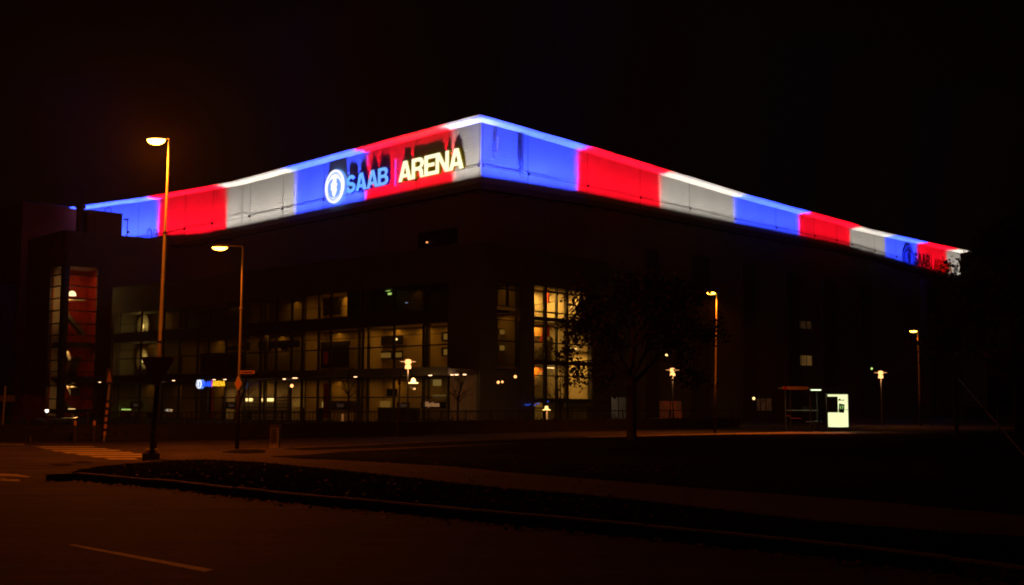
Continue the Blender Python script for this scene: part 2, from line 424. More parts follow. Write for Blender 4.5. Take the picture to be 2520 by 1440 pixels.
for pts, L, sgn, pxs in ((lp, LL, -1, (1022, 889, 791, 689, 607, 514, 445, 375, 328)), (rp, LR, 1, (1296, 1445, 1577, 1700, 1813, 1915, 2010, 2066, 2103, 2160, 2213))):
    cb = MB()
    cable = []
    for px in (None,) + pxs:
        s_ = .06 if px is None else px_to_s(pts, L, px)
        q, zt, zb, d = pos(pts, L, s_); n = Vector((d.y, -d.x, 0)) * (1 if sgn > 0 else -1)
        up = Vector((0, 0, 1)); wd = .05
        base = q + n * .121; jm = MB()
        jm.hexa([base - d * wd + up * zb, base + d * wd + up * zb, base + d * wd + n * .012 + up * zb, base - d * wd + n * .012 + up * zb,
                 base - d * wd + up * (zt - .02), base + d * wd + up * (zt - .02), base + d * wd + n * .012 + up * (zt - .02), base - d * wd + n * .012 + up * (zt - .02)])
        zc = zb + (zt - zb) * .27
        c = q + n * .22 + up * zc; cable.append(c)
        MB().box(c, (.16, .16, .18), 0).build('cable_clip', METAL, hall); jm.build('panel_seam', JM, hall)
    q, zt, zb, d = pos(pts, L, L[-1] - .2); cable.append(q + Vector((d.y, -d.x, 0)) * (.22 * sgn) + Vector((0, 0, zb + (zt - zb) * .27)))
    cb.tube(cable, .022, 5)
    cb.build('safety_cable', METAL, hall)
# LED wall washers, one bar per colour field: light leaves them upwards, spread sideways only a little
def beam_nodes(ld, d, width, power):
    ld.use_nodes = True; t = ld.node_tree; n = t.nodes
    e = [x for x in n if x.type == 'EMISSION'][0]
    g = n.new('ShaderNodeNewGeometry'); dt = n.new('ShaderNodeVectorMath'); dt.operation = 'DOT_PRODUCT'
    dt.inputs[1].default_value = tuple(d)
    t.links.new(g.outputs['Incoming'], dt.inputs[0])
    ab = n.new('ShaderNodeMath'); ab.operation = 'ABSOLUTE'; t.links.new(dt.outputs['Value'], ab.inputs[0])
    mr = n.new('ShaderNodeMapRange'); mr.interpolation_type = 'SMOOTHSTEP'
    mr.inputs['From Min'].default_value = 0; mr.inputs['From Max'].default_value = width
    mr.inputs['To Min'].default_value = 1; mr.inputs['To Max'].default_value = 0
    t.links.new(ab.outputs[0], mr.inputs['Value']); t.links.new(mr.outputs[0], e.inputs['Strength'])
BLUE = ((.030, .062, 1.0), 2.7); RED = ((1.0, .003, .016), 1.35); WHITE = ((.96, .86, .74), .52)
KP = 285
fixtures = []
def section(pts, L, sgn, s0, s1, spec):
    col, kk = spec; col = tuple(col)
    s0 -= .16; s1 += .16      # neighbouring fields overlap a little and their colours mix
    n = max(1, round((s1 - s0) / 2.6)); st = (s1 - s0) / n; mb = MB()
    for i in range(n):
        q, zt, zb, d = pos(pts, L, s0 + st * (i + .5)); nn = Vector((d.y, -d.x, 0)) * sgn
        h = zt - zb
        zl = zb - .8
        if sgn < 0 and q.x < -31: zl = max(zl, 18.8 + .82 * min(1, max(0, (-31 - q.x) / 9)))
        loc = q + nn * 1.25 + Vector((0, 0, zl))
        tgt = q + nn * .95 + Vector((0, 0, zt + .2))
        ld = light('AREA', 'washer_light', loc, KP * kk * st * (h / 5) ** 1.0, col, hall, size=st * .98, sizey=.12, spread=R(78))
        axis = (tgt - loc).normalized(); z_ = -axis; x_ = (d - z_ * d.dot(z_)).normalized(); y_ = z_.cross(x_)
        ld.rotation_euler = Matrix((x_, y_, z_)).transposed().to_euler()
        beam_nodes(ld.data, d, .15, 1)
        a = q + nn * 1.17 + Vector((0, 0, zl - .2)) - d * st * .49; e1 = d * st * .98; e2 = nn * .16; e3 = Vector((0, 0, .14))
        mb.hexa([a, a + e1, a + e1 + e2, a + e2, a + e3, a + e1 + e3, a + e1 + e2 + e3, a + e2 + e3])
        br = q + Vector((0, 0, zl - .17)); mb.tube([br, br + nn * 1.2], .03, 5)
    mb.build('light_bar', BLACK, hall)
lb = [px_to_s(lp, LL, p) for p in (1181, 1115, 895, 720, 550, 377)] + [LL[-1] - .1]; lb[0] = -.95
for i, c in enumerate((WHITE, RED, BLUE, WHITE, RED, BLUE)): section(lp, LL, -1, lb[i], lb[i + 1], c)
rb = [px_to_s(rp, LR, p) for p in (1181, 1418, 1628, 1813, 1972, 2098, 2186, 2264, 2338)] + [LR[-1] - .1]; rb[0] = -.95
for i, c in enumerate((BLUE, RED, WHITE, BLUE, RED, WHITE, BLUE, RED, WHITE)): section(rp, LR, 1, rb[i], rb[i + 1], c)
# antennas on the blue field beside the corner
for px, y0, y1, wd in ((1227, 336, 379, .28), (1289, 341, 422, .34)):
    s0, z1 = HR.sz(px, y0, .6); _, z0 = HR.sz(px, y1, .6)
    an = empty('panel_antenna', HR.p(s0, z0, .6), ('short' if px < 1250 else 'long') + ' pale panel antenna on the blue field by the roof corner', 'antenna', 'panel antennas beside the roof corner')
    MB().fb(HR, s0 - wd / 2, s0 + wd / 2, z0, z1, .50, .62).build('antenna_panel', CLAD, an)
    m_ = MB().tube([HR.p(s0 - .28, z0 - .3, .35), HR.p(s0 - .28, z1 + .3, .35)], .04, 6)
    for z_ in (z0 + .3, z1 - .3): m_.tube([HR.p(s0 - .28, z_, .12), HR.p(s0 - .28, z_, .38), HR.p(s0, z_, .5)], .035, 5)
    m_.build('mast', GALV, an)
    MB().tube([HR.p(s0, z0, .5), HR.p(s0 + .1, z0 - .35, .45), HR.p(s0 - .15, z0 - .55, .35), HR.p(s0 - .28, z0 - .2, .3)], .02, 5).build('cable', GALV, an)
# pilaster strips, windows and doors of the right side wall
for p0, p1, yt in ((1585, 1612, 612), (1700, 1737, 628), (1820, 1849, 648), (1929, 1958, 668), (2018, 2047, 684), (2110, 2136, 700)):
    s0, z = HR.sz(p0, yt); s1, _ = HR.sz(p1, yt); MB().fb(HR, s0, s1, .0, z, .002, .35).build('pilaster', DARKW, hall)
def win(px0, y0, px1, y1, m, name='window', bars=1, deep=.0):
    s0, z1 = HR.sz(px0, y0, .1); s1, z0 = HR.sz(px1, y1, .1); z0 = max(.06, z0)
    fr_ = MB(); t = .07
    fr_.fb(HR, s0 - t, s1 + t, z1, z1 + t, .003, .16); fr_.fb(HR, s0 - t, s1 + t, z0 - t, z0, .003, .16)
    fr_.fb(HR, s0 - t, s0, z0, z1, .003, .16); fr_.fb(HR, s1, s1 + t, z0, z1, .003, .16)
    for i in range(bars): x = s0 + (s1 - s0) * (i + 1) / (bars + 1); fr_.fb(HR, x - .04, x + .04, z0, z1, .1, .15)
    f_ = fr_.build(name, METAL, hall); MB().fb(HR, s0, s1, z0, z1, .01, .09).build('pane', m, f_)
def lit(name, c1, c2, sc=1.2, seed=0):
    """a lit pane: what is seen of the room behind varies over it"""
    m = mat(name, (.05, .04, .03), .3, emit=c1, es=1); t = m.node_tree; n = t.nodes; p = n['Principled BSDF']
    tc = n.new('ShaderNodeTexCoord'); mp = n.new('ShaderNodeMapping'); mp.inputs['Location'].default_value = (seed, seed * 2, 0)
    v = n.new('ShaderNodeTexVoronoi'); v.distance = 'CHEBYCHEV'; v.inputs['Scale'].default_value = sc
    cr = n.new('ShaderNodeMix'); cr.data_type = 'RGBA'; cr.inputs['A'].default_value = (*c1, 1); cr.inputs['B'].default_value = (*c2, 1)
    t.links.new(tc.outputs['Object'], mp.inputs[0]); t.links.new(mp.outputs[0], v.inputs['Vector'])
    t.links.new(v.outputs['Color'], cr.inputs['Factor']); t.links.new(cr.outputs['Result'], p.inputs['Emission Color'])
    return m
win(1957, 872, 1998, 898, lit('lit office pane', (.12, .06, .015), (.03, .015, .004), 2), bars=2)
win(1957, 787, 1996, 808, lit('dim office pane', (.03, .014, .005), (.006, .003, .001), 2), bars=2)
win(1620, 986, 1678, 1030, lit('red shop pane', (.07, .007, .002), (.012, .005, .001), 1), bars=1)
win(1503, 977, 1541, 1032, lit('pale entrance pane', (.035, .022, .012), (.006, .004, .002), 1.2), bars=1)
win(1856, 979, 1899, 1009, lit('dim red pane', (.03, .01, .004), (.008, .004, .002), 3), bars=2)
win(1960, 998, 2000, 1012, lit('faint office pane', (.012, .006, .002), (.004, .002, .001), 3), bars=2)
# dark louvre on the upper left wall with a tiny lamp
s1, z1 = HL.sz(1030, 573); s0, z0 = HL.sz(1125, 600)
lv = MB().fb(HL, s0, s1, z0, z1 - .1, .002, .12)
for i in range(8): z_ = z0 + (z1 - z0) * (i + .3) / 8; lv.fb(HL, s0 + .1, s1 - .1, z_, z_ + .04, .12, .17)
lvo = lv.build('louvre', BLACK, hall)
s_, z_ = HL.sz(1050, 597, .2); MB().fb(HL, s_ - .06, s_ + .06, z_ - .06, z_ + .06, .17, .26).build('indicator_lamp', em('tiny orange lamp', (1, .35, .12), 2), lvo)
# small projecting box at the far right under the band
s0 = HR.s(2262, py=700); s1 = HR.s(2292, py=700)
MB().fb(HR, s0, s1, 0, 17.3, .01, .95).build('service_shaft', mat('blue grey shaft panel', (.10, .09, .14), .6), hall)
# side slope: thin vertical line of wall joints on the dark wall
vj = MB()
for i in range(1, 9): vj.fb(HR, i * 7.45, i * 7.45 + .05, .2, 18.6, .001, .015)
for i in range(1, 8): vj.fb(HL, i * 6.9, i * 6.9 + .05, .2, 20.0, .001, .015)
vj.build('wall_seams', DARKW, hall)

# ---- the big lit sign on the left facade
sg = empty('illuminated_sign', HL.p(HL.s(950), 20, .4), 'glowing SAAB ARENA sign with round white emblem near the roof corner', 'sign')
s_, zc = HL.sz(821, 460, .45)
_, zt = HL.sz(821, 419, .45); _, zb = HL.sz(821, 501, .45)
emblem(HL, s_, zc, (zt - zb) / 2, .22, -1, sg)
_, a1 = HL.sz(905, 422, .5); _, a0 = HL.sz(905, 463, .5)
word(HL, [L_S, L_A, L_A, L_B], 853, 959, (a0 + a1) / 2, (a1 - a0) * 1.06, .27, -1, SB, SBside, sg, depth=.2)
_, b1 = HL.sz(1060, 381, .5); _, b0 = HL.sz(1060, 429, .5)
word(HL, [L_A, L_R, L_E, L_N, L_A], 983, 1146, (b0 + b1) / 2, (b1 - b0) * 1.06, .27, -1, AY, AYside, sg, depth=.2)
s_, z1 = HL.sz(972, 392, .45); _, z0 = HL.sz(972, 459, .45)
MB().fb(HL, s_ - .05, s_ + .05, z0, z1, .40, .52).build('divider', DIV, sg)
br = MB()
for px, py in ((821, 460), (870, 455), (930, 432), (1010, 415), (1060, 405), (1120, 392)):
    s_, z_ = HL.sz(px, py, .3); br.fb(HL, s_ - .04, s_ + .04, z_ - .04, z_ + .04, .12, .38)
br.build('brackets', METAL, sg)
# ---- the same sign, unlit, on the far right end
sg = empty('unlit_sign', HR.p(HR.s(2290), 18, .4), 'unlit SAAB ARENA sign with round emblem at the far right end', 'sign')
s_, zc = HR.sz(2239, 629, .4); _, zt = HR.sz(2239, 601, .4); _, zb = HR.sz(2239, 657, .4)
emblem(HR, s_, zc, (zt - zb) / 2, .02, 1, sg, lit=False)
_, a1 = HR.sz(2272, 622, .4); _, a0 = HR.sz(2272, 652, .4)
word(HR, [L_S, L_A, L_A, L_B], 2252, 2292, (a0 + a1) / 2, a1 - a0, .17, 1, UNL, UNL, sg, depth=.06)
_, b1 = HR.sz(2318, 638, .4); _, b0 = HR.sz(2318, 665, .4)
word(HR, [L_A, L_R, L_E, L_N, L_A], 2301, 2345, (b0 + b1) / 2, b1 - b0, .17, 1, UNLR, UNLR, sg, depth=.06)
s_, z1 = HR.sz(2295, 622, .4); _, z0 = HR.sz(2295, 672, .4)
MB().fb(HR, s_ - .05, s_ + .05, z0, z1, .13, .2).build('divider', UNLR, sg)

# ------------------------------------------------------------------ GLASS FOYER
C0 = Vector((-2.36, 87.0))
FL = Frame(C0, (-.739, .673), (-.673, -.739)); FR = Frame(C0, (.64, .768), (.768, -.64))
foy = empty('glass_foyer', (C0.x, C0.y, 0), 'low dark foyer with tall glass front, canopy and yellow lit rooms', 'building')
sE = FL.s(272); sR = 16.5; ZT = 13.45
S = lambda px: FL.s(px); Q = lambda px: FR.s(px, py=870)
fw = MB()
fw.fb(FL, -.0, sE, 10.85, ZT, -.4, 0); fw.fb(FL, .35, S(1102), 3.9, 10.85, -.4, 0)
fw.fb(FL, sE - .6, sE, 0, 10.85, -.4, 0)
fw.fb(FL, 0, .35, 0, 10.85, -.4, 0)
fw.fb(FR, .42, sR, 10.85, ZT, -.4, 0); fw.fb(FR, .42, Q(1222), 0, 10.85, -.4, 0)
fw.fb(FR, Q(1280), Q(1312), 0, 10.85, -.4, 0); fw.fb(FR, Q(1457), sR, 0, 10.85, -.4, 0)
fw.fb(FR, Q(1222), Q(1280), 0, 4.1, -.4, -.02)
fw.build('wall', DARKW, foy)
MB().fb(FL, .35, S(1107), 0, 3.9, -.4, -.02).build('brick_wall', BRICK, foy)
cap = [FL.p(sE, 0, .08), FL.p(-.1, 0, .08), FR.p(sR, 0, .08), FR.p(sR, 0, -12), FL.p(sE, 0, -9)]
MB().slab([xy(c) for c in cap], ZT, ZT + .12).build('roof', DARKW, foy)
# far end walls
e_ = MB(); e_.fb(FR, sR - .3, sR, 0, ZT, -12, -.4); e_.fb(FL, sE - .3, sE, 0, ZT, -9, -.4); e_.build('end_wall', DARKW, foy)
WARM = (1.0, .36, .025); WARM2 = (1.0, .35, .025); WARM3 = (1.0, .50, .09)
def room(fr, s0, s1, z0, z1, depth, m, power, col=WARM, off=-.45, lights=1, name='room', fl=None):
    depth = min(depth, 2.1 if depth < 5.4 else 2.4); power *= (.27 if power > 50 else 1.3) if fr is FL else .62
    d0, d1 = off, off - depth; P = fr.p; mb = MB()
    mb.quad(P(s0, z0, d1), P(s1, z0, d1), P(s1, z1, d1), P(s0, z1, d1))
    mb.quad(P(s0, z0, d0), P(s0, z0, d1), P(s0, z1, d1), P(s0, z1, d0)); mb.quad(P(s1, z0, d0), P(s1, z1, d0), P(s1, z1, d1), P(s1, z0, d1))
    mb.quad(P(s0, z1, d0), P(s0, z1, d1), P(s1, z1, d1), P(s1, z1, d0)); mb.quad(P(s0, z0, d0), P(s1, z0, d0), P(s1, z0, d1), P(s0, z0, d1))
    ob = mb.build('room', m, foy)
    for i in range(lights):
        s_ = s0 + (s1 - s0) * (i + .5) / lights
        if power > 0:
            a = P(s_, z1 - .12, (d0 + d1) / 2); light('AREA', 'room_light', a, power / lights, col, foy, size=min(1.6, abs(s1 - s0) / lights * .6), target=a - Vector((0, 0, 1)))
    return ob
# ground floor
GZ = 3.55
room(FL, S(440), sE - .7, .05, GZ, 5, CREAM2, 9, WARM2, lights=2)
room(FL, S(548), S(442), .05, GZ, 5, CREAM2, 9, WARM2)
room(FL, S(742), S(550), .05, GZ, 5.5, CREAM, 10, WARM2, lights=2)
room(FL, S(884), S(744), .05, GZ, 5, CREAM, 85, WARM, lights=2)
room(FL, S(1033), S(886), .05, GZ, 5, CREAM, 80, WARM, lights=2)
room(FL, S(1108), S(1035), .05, GZ, 3, CREAM2, 10, WARM)
# first floor
room(FL, S(438), sE - .7, 4.3, 7.75, 5, CREAM2, 7, WARM, lights=2)
room(FL, S(602), S(440), 4.3, 7.75, 6, CREAM2, 16, WARM, lights=2)
room(FL, S(740), S(604), 4.3, 7.75, 5, CREAM2, 20, WARM, lights=2)
room(FL, S(884), S(742), 4.3, 7.75, 4, CREAM, 95, WARM, lights=2)
room(FL, S(1103), S(886), 4.3, 7.75, 4.5, CREAM, 230, WARM, lights=3)
# second floor
room(FL, S(602), sE - .7, 8.7, 10.8, 5, CREAM2, 5, WARM, lights=2)
room(FL, S(740), S(604), 8.7, 10.8, 5, CREAM2, 8, WARM)
room(FL, S(842), S(742), 8.7, 10.8, 5, CREAM, 16, WARM)
room(FL, S(1103), S(844), 8.7, 10.8, 5, DARKW, 3, WARM)
sp = MB(); sp.fb(FL, S(1102), sE - .6, 7.78, 8.68, -.35, -.03); sp.fb(FL, S(1102), sE - .6, 3.6, 4.28, -.35, -.03); sp.build('spandrels', METAL, foy)
# curtain wall: one framed window with its pane per bay and storey
cols = [1102, 1040, 968, 905, 882, 812, 782, 742, 715, 678, 640, 602, 555, 512, 485, 440, 400, 345, 292]
rows = [(.06, 2.05), (2.05, 3.58), (4.3, 6.05), (6.05, 7.76), (8.7, 10.83)]
for i in range(len(cols) - 1):
    s0, s1 = S(cols[i]), S(cols[i + 1])
    t = .16 if cols[i] in (1040, 882, 742, 640, 440) else .07
    for z0, z1 in rows:
        m_ = MB(); m_.fb(FL, s0 - t, s0 + .05, z0, z1, -.18, .02); m_.fb(FL, s1 - .05, s1 - .002, z0, z1, -.18, .02)
        m_.fb(FL, s0 + .05, s1 - .05, z0, z0 + .05, -.16, .01); m_.fb(FL, s0 + .05, s1 - .05, z1 - .05, z1, -.16, .01)
        f_ = m_.build('window', METAL, foy); MB().fb(FL, s0 + .05, s1 - .05, z0 + .05, z1 - .05, -.08, -.06).build('pane', GLASS, f_)
# thick columns behind and outside the glass
for px in (1040, 882, 742, 640, 440):
    MB().tube([FL.p(S(px) + .35, 0, -.9), FL.p(S(px) + .35, 10.8, -.9)], .2, 10).build('column', DARKW, foy)
# downpipes / steel ties outside
for px in (888, 720, 622, 505):
    MB().tube([FL.p(S(px), 0, .35), FL.p(S(px), 3.5, .35)], .05, 6).build('slender_post', METAL, foy)
for z_ in (6.9, 9.6): MB().tube([FL.p(S(1101), z_, .12), FL.p(sE - .6, z_, .12)], .025, 5).build('steel_tie', METAL, foy)
# canopy with small downlights
cn = MB().fb(FL, S(1168), sE + 14, 3.68, 4.12, .02, 2.7); cno = cn.build('canopy', mat('canopy soffit', (.24, .22, .19), .6), foy)
MB().fb(FL, S(1168), sE + 14, 3.66, 4.24, 2.702, 2.8).build('canopy_edge', mat('canopy fascia', (.10, .09, .075), .6), cno)
for i, (px, py) in enumerate(((1122, 921), (1006, 919), (997, 922), (905, 917), (745, 925), (719, 931), (700, 934), (605, 929), (540, 935), (477, 935), (454, 942), (417, 938), (293, 949), (268, 950), (245, 943), (210, 948))):
    r_ = ray(px, py); t_ = (3.67 - 1.6) / r_.z; g_ = CAM + r_ * t_
    a_ = (g_ - FL.o).dot(FL.d); off_ = min(2.5, max(.3, (g_ - FL.o).dot(FL.n)))
    MB().lathe(FL.p(a_, 3.615, off_), [(.11, 0), (.13, .02), (.13, .064)], 10).build('downlight', DOWN, cno)
for px in (980, 830, 600, 380): 
    a = FL.p(S(px), 3.58, 1.4); light('AREA', 'canopy_light', a, 5, (1, .5, .2), foy, size=.5, target=a - Vector((0, 0, 1)))
# interior things seen through the glass
def rbox(fr, px0, y0, px1, y1, off, m, name, th=.06, par=None):
    if off < -1 and par is None: off = -1 + (off + 1) * .34; th = min(th, .25)
    s0, z1 = fr.sz(px0, y0, off); s1, z0 = fr.sz(px1, y1, off); _, z1b = fr.sz(px1, y0, off)
    return MB().fb(fr, min(s0, s1), max(s0, s1), max(.08, z0), z1, off, off + th).build(name, m, par or foy)
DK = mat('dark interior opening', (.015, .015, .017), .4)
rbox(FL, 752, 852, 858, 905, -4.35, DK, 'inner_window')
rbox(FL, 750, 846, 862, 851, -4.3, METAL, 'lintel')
rbox(FL, 797, 868, 807, 897, -4.2, REDF, 'inner_banner', .03)
for px0, y0, px1, y1, m in ((928, 829, 992, 848, DK), (928, 866, 992, 884, DK), (1087, 818, 1101, 840, DK), (1087, 856, 1101, 877, DK)):
    f_ = rbox(FL, px0, y0, px1, y1, -4.85, m, 'slit_window', .05)
for px0, y0, px1, y1 in ((932, 870, 962, 881), (970, 869, 989, 880), (1092, 822, 1101, 836), (1092, 860, 1101, 874)):
    rbox(FL, px0, y0, px1, y1, -4.78, SLIT, 'slit_pane', .03)
rbox(FL, 968, 834, 978, 838, -4.75, TUBE, 'tube_lamp', .03)
# two round openings with bright lamps
for cx_, cy_, y_l in ((350, 803, 806), (347, 887, 889)):
    s_, z_ = FL.sz(cx_, cy_, -1.9); rr = 1.15
    geo_on(FL, curve_poly([[(rr * math.cos(i * math.pi / 16), rr * math.sin(i * math.pi / 16)) for i in range(32)]], .08), s_, z_, -2.0, -1, CREAM, 'round_panel', foy)
    sl_, zl_ = FL.sz(348, y_l, -1.6); MB().fb(FL, sl_ - .12, sl_ + .12, zl_ - .2, zl_ + .2, -1.8, -1.65).build('wall_lamp', em('pale yellow lamp', (1, .68, .2), 2.2), foy)
    light('POINT', 'wall_lamp_light', FL.p(sl_, zl_ + .1, -1.35), 16, (1, .7, .22), foy, size=.1)
# glass block wall
gb = ribbed('glass block wall', (.55, .45, .30), .5, .25)
t = gb.node_tree; p_ = t.nodes['Principled BSDF']; bk = t.nodes.new('ShaderNodeTexBrick'); bk.offset = 0
for nm, v in (('Scale', 1.0), ('Brick Width', .3), ('Row Height', .3), ('Mortar Size', .045)): bk.inputs[nm].default_value = v
bk.inputs['Color1'].default_value = (.62, .5, .34, 1); bk.inputs['Color2'].default_value = (.52, .42, .28, 1); bk.inputs['Mortar'].default_value = (.07, .05, .03, 1)
tc = t.nodes.new('ShaderNodeTexCoord'); sx = t.nodes.new('ShaderNodeSeparateXYZ'); cx_ = t.nodes.new('ShaderNodeCombineXYZ')
t.links.new(tc.outputs['Object'], sx.inputs[0])
ma = t.nodes.new('ShaderNodeMath'); ma.operation = 'MULTIPLY'; ma.inputs[1].default_value = 1 / .739
t.links.new(sx.outputs['X'], ma.inputs[0]); t.links.new(ma.outputs[0], cx_.inputs['X']); t.links.new(sx.outputs['Z'], cx_.inputs['Y'])
t.links.new(cx_.outputs[0], bk.inputs['Vector']); t.links.new(bk.outputs['Color'], p_.inputs['Base Color'])
rbox(FL, 550, 974, 713, 1052, -2.6, gb, 'glass_block_wall', .2)
for a0, a1 in ((556, 574), (600, 621), (641, 673)):
    rbox(FL, a0, 981, a1, 989, -1.9, TUBE, 'tube_lamp', .05)
for px_ in (570, 612, 655, 695):
    sl = S(px_); a = FL.p(sl, 2.95, -1.05); light('AREA', 'strip_light', a, 9, (1, .5, .13), foy, size=1.2, sizey=.6, target=FL.p(sl, 1.3, -1.55))
rbox(FL, 608, 1014, 618, 1050, -1.8, DK, 'doorway', .1)
# red column and banner
rbox(FL, 517, 960, 524, 1050, -.7, REDF, 'red_column', .25)
rbox(FL, 722, 988, 744, 1002, -4.8, SLIT, 'inner_pane', .05); rbox(FL, 782, 990, 795, 1004, -4.8, em('bright inner pane', (.4, .24, .06), 1), 'inner_pane', .05)
rbox(FL, 908, 988, 960, 1003, -4.8, SLIT, 'inner_pane', .05)
rbox(FL, 955, 1018, 961, 1030, -4.6, SLIT, 'inner_pane', .05); rbox(FL, 969, 1017, 986, 1030, -4.6, SLIT, 'inner_pane', .05); rbox(FL, 1010, 1021, 1021, 1031, -4.6, SLIT, 'inner_pane', .05)
rbox(FL, 745, 1005, 795, 1050, -3.5, DK, 'counter', .6); rbox(FL, 815, 988, 880, 1012, -3.5, mat('brown board', (.10, .06, .03), .6), 'sign_board', .1)
rbox(FL, 905, 1004, 1033, 1052, -4.2, mat('dark counter', (.06, .045, .03), .6), 'counter', .1)
rbox(FL, 954, 958, 978, 976, -1.6, BLACK, 'screen', .12)
rbox(FL, 292, 1012, 324, 1045, -1.2, REDI, 'red_poster', .05); rbox(FL, 300, 1009, 322, 1012, -1.1, GREENL, 'tube_lamp', .05)
for x0 in (331, 362, 512, 545): rbox(FL, x0, 1016, x0 + 14, 1048, -.9, CREAM2, 'door_frame', .05); rbox(FL, x0 + 3, 1019, x0 + 11, 1048, -.8, DK, 'door_leaf', .04)
rbox(FL, 840, 1020, 846, 1050, -3.2, em('orange sliver', (.3, .1, .03), 1), 'door_gap', .04)
# dark panels in upper halls
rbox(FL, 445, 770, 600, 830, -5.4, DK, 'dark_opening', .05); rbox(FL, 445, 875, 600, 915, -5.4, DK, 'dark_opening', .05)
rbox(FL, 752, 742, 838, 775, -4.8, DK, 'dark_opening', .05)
rbox(FL, 604, 845, 738, 846, -2.5, BLACK, 'truss_chord', .1); rbox(FL, 560, 855, 738, 856, -2.5, BLACK, 'truss_chord', .1)
for i, x in enumerate((566, 578, 610, 628, 649, 662, 697, 703)): rbox(FL, x, 856, x + 8, 864, -2.5, BLACK, 'stage_light', .3)
rbox(FL, 950, 712, 960, 717, -3, GREENL, 'exit_light', .05); rbox(FL, 955, 722, 963, 726, -3, GREENL, 'exit_light', .05)
rbox(FL, 998, 745, 1003, 747, -3, em('bluish screen', (.2, .25, .4), 1), 'small_screen', .05)
rbox(FL, 742, 865, 745, 872, -3, GREENL, 'exit_light', .05)
rbox(FL, 899, 807, 903, 810, -3, TUBE, 'spot_lamp', .05); rbox(FL, 700, 945, 1, 1, 0, TUBE, 'x', .05) if False else None
# ticket office front
rbox(FL, 1037, 990, 1098, 1006, -.34, BLACK, 'ticket_board', .08)
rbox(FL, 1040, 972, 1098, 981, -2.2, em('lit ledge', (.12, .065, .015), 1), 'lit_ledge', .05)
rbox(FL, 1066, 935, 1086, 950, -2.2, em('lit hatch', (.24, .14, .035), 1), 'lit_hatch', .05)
rbox(FL, 1040, 1024, 1098, 1028, -.6, BRICK, 'counter_ledge', .25)
# far-left and upper end details
# right face windows
def fwin(fr, px0, y0, px1, y1, vbars, hbars, t=.06, thick=()):
    s0, z1 = fr.sz(px0, y0); s1, z0 = fr.sz(px1, y1); z0 = max(.06, z0); _, z1 = fr.sz(px0, y0)
    m_ = MB(); m_.fb(fr, s0, s0 + t, z0, z1, -.2, .02); m_.fb(fr, s1 - t, s1, z0, z1, -.2, .02)
    m_.fb(fr, s0 + t, s1 - t, z0, z0 + t, -.2, .02); m_.fb(fr, s0 + t, s1 - t, z1 - t, z1, -.2, .02)
    for v in vbars:
        x = fr.s(v, py=870); tt = .16 if v in thick else .07; m_.fb(fr, x - tt, x + tt, z0 + t, z1 - t, -.19, .015)
    for i, h in enumerate(hbars):
        _, z = fr.sz((px0 + px1) / 2, h); tt = .16 if h in thick else .05; m_.fb(fr, s0 + t, s1 - t, z - tt, z + tt, -.18, .012)
    f_ = m_.build('window', METAL, foy); MB().fb(fr, s0 + t, s1 - t, z0 + t, z1 - t, -.1, -.08).build('pane', GLASS, f_)
fwin(FR, 1313, 700, 1456, 1052, (1343, 1371, 1396), (722, 772, 789, 846, 893, 926, 986, 1004), thick=(1343, 1396, 789, 893, 986))
fwin(FR, 1223, 690, 1279, 758, (1250,), (712,), .05)
fwin(FR, 1223, 785, 1279, 902, (), (840,), .05)
q0, q1 = Q(1313), Q(1456)
room(FR, q0, Q(1398), 8.1, 10.8, 3.5, CREAM, 800, WARM3, lights=1, off=-.45)
room(FR, Q(1400), q1, 5.9, 10.8, 3.5, CREAM, 330, WARM3, off=-.45)
room(FR, q0, Q(1398), 4.75, 8.0, 3.5, CREAM, 170, WARM3, off=-.45)
room(FR, q0, Q(1398), 1.95, 4.65, 3.5, CREAM, 170, WARM3, off=-.45)
room(FR, Q(1400), q1, 1.95, 5.8, 3.5, CREAM, 230, WARM3, off=-.45)
room(FR, q0, q1, .05, 1.85, 3.5, CREAM2, 28, WARM3, off=-.45)
room(FR, Q(1224), Q(1278), 8.7, 10.8, 3, CREAM2, 14, WARM); room(FR, Q(1224), Q(1278), 4.2, 8.5, 2.5, CREAM2, 20, WARM)
for y0, y1 in ((811, 825), (850, 864)):
    f_ = rbox(FR, 1226, y0 - 2, 1267, y1 + 2, -2.7, DK, 'slit_window', .05); rbox(FR, 1229, y0, 1264, y1, -2.6, SLIT, 'slit_pane', .03)
rbox(FR, 1245, 715, 1261, 725, -2.6, SLIT, 'slit_pane', .03); rbox(FR, 1246, 730, 1261, 757, -2.8, SLIT, 'slit_pane', .03)
# stairs, posters and tubes in the stair window
stm = mat('stair concrete', (.22, .17, .11), .8)
def stair(fr, s0, z0, s1, z1, off, th=.35, w=1.0, n=10, m=stm, par=None):
    mb = MB()
    for i in range(n):
        a = s0 + (s1 - s0) * i / n; b_ = s0 + (s1 - s0) * (i + 1) / n; z = z0 + (z1 - z0) * (i + 1) / n
        mb.fb(fr, min(a, b_), max(a, b_), z - th - abs(z1 - z0) / n, z, off - w, off)
    return mb.build('stair_flight', m, par or foy)
def handrail(fr, s0, z0, s1, z1, off, m, h=.9, par=None):
    mb = MB().tube([fr.p(s0, z0 + h, off), fr.p(s1, z1 + h, off)], .03, 5); n = 14
    for i in range(n + 1):
        a = s0 + (s1 - s0) * i / n; z = z0 + (z1 - z0) * i / n; mb.tube([fr.p(a, z, off), fr.p(a, z + h, off)], .012, 4)
    return mb.build('handrail', m, par or foy)
RAIL = mat('rail steel', (.08, .05, .035), .5)
stair(FR, Q(1330), 4.8, Q(1395), 7.0, -1.5); stair(FR, Q(1318), 2.0, Q(1375), 4.1, -1.5); stair(FR, Q(1318), .3, Q(1350), 1.3, -1.4)
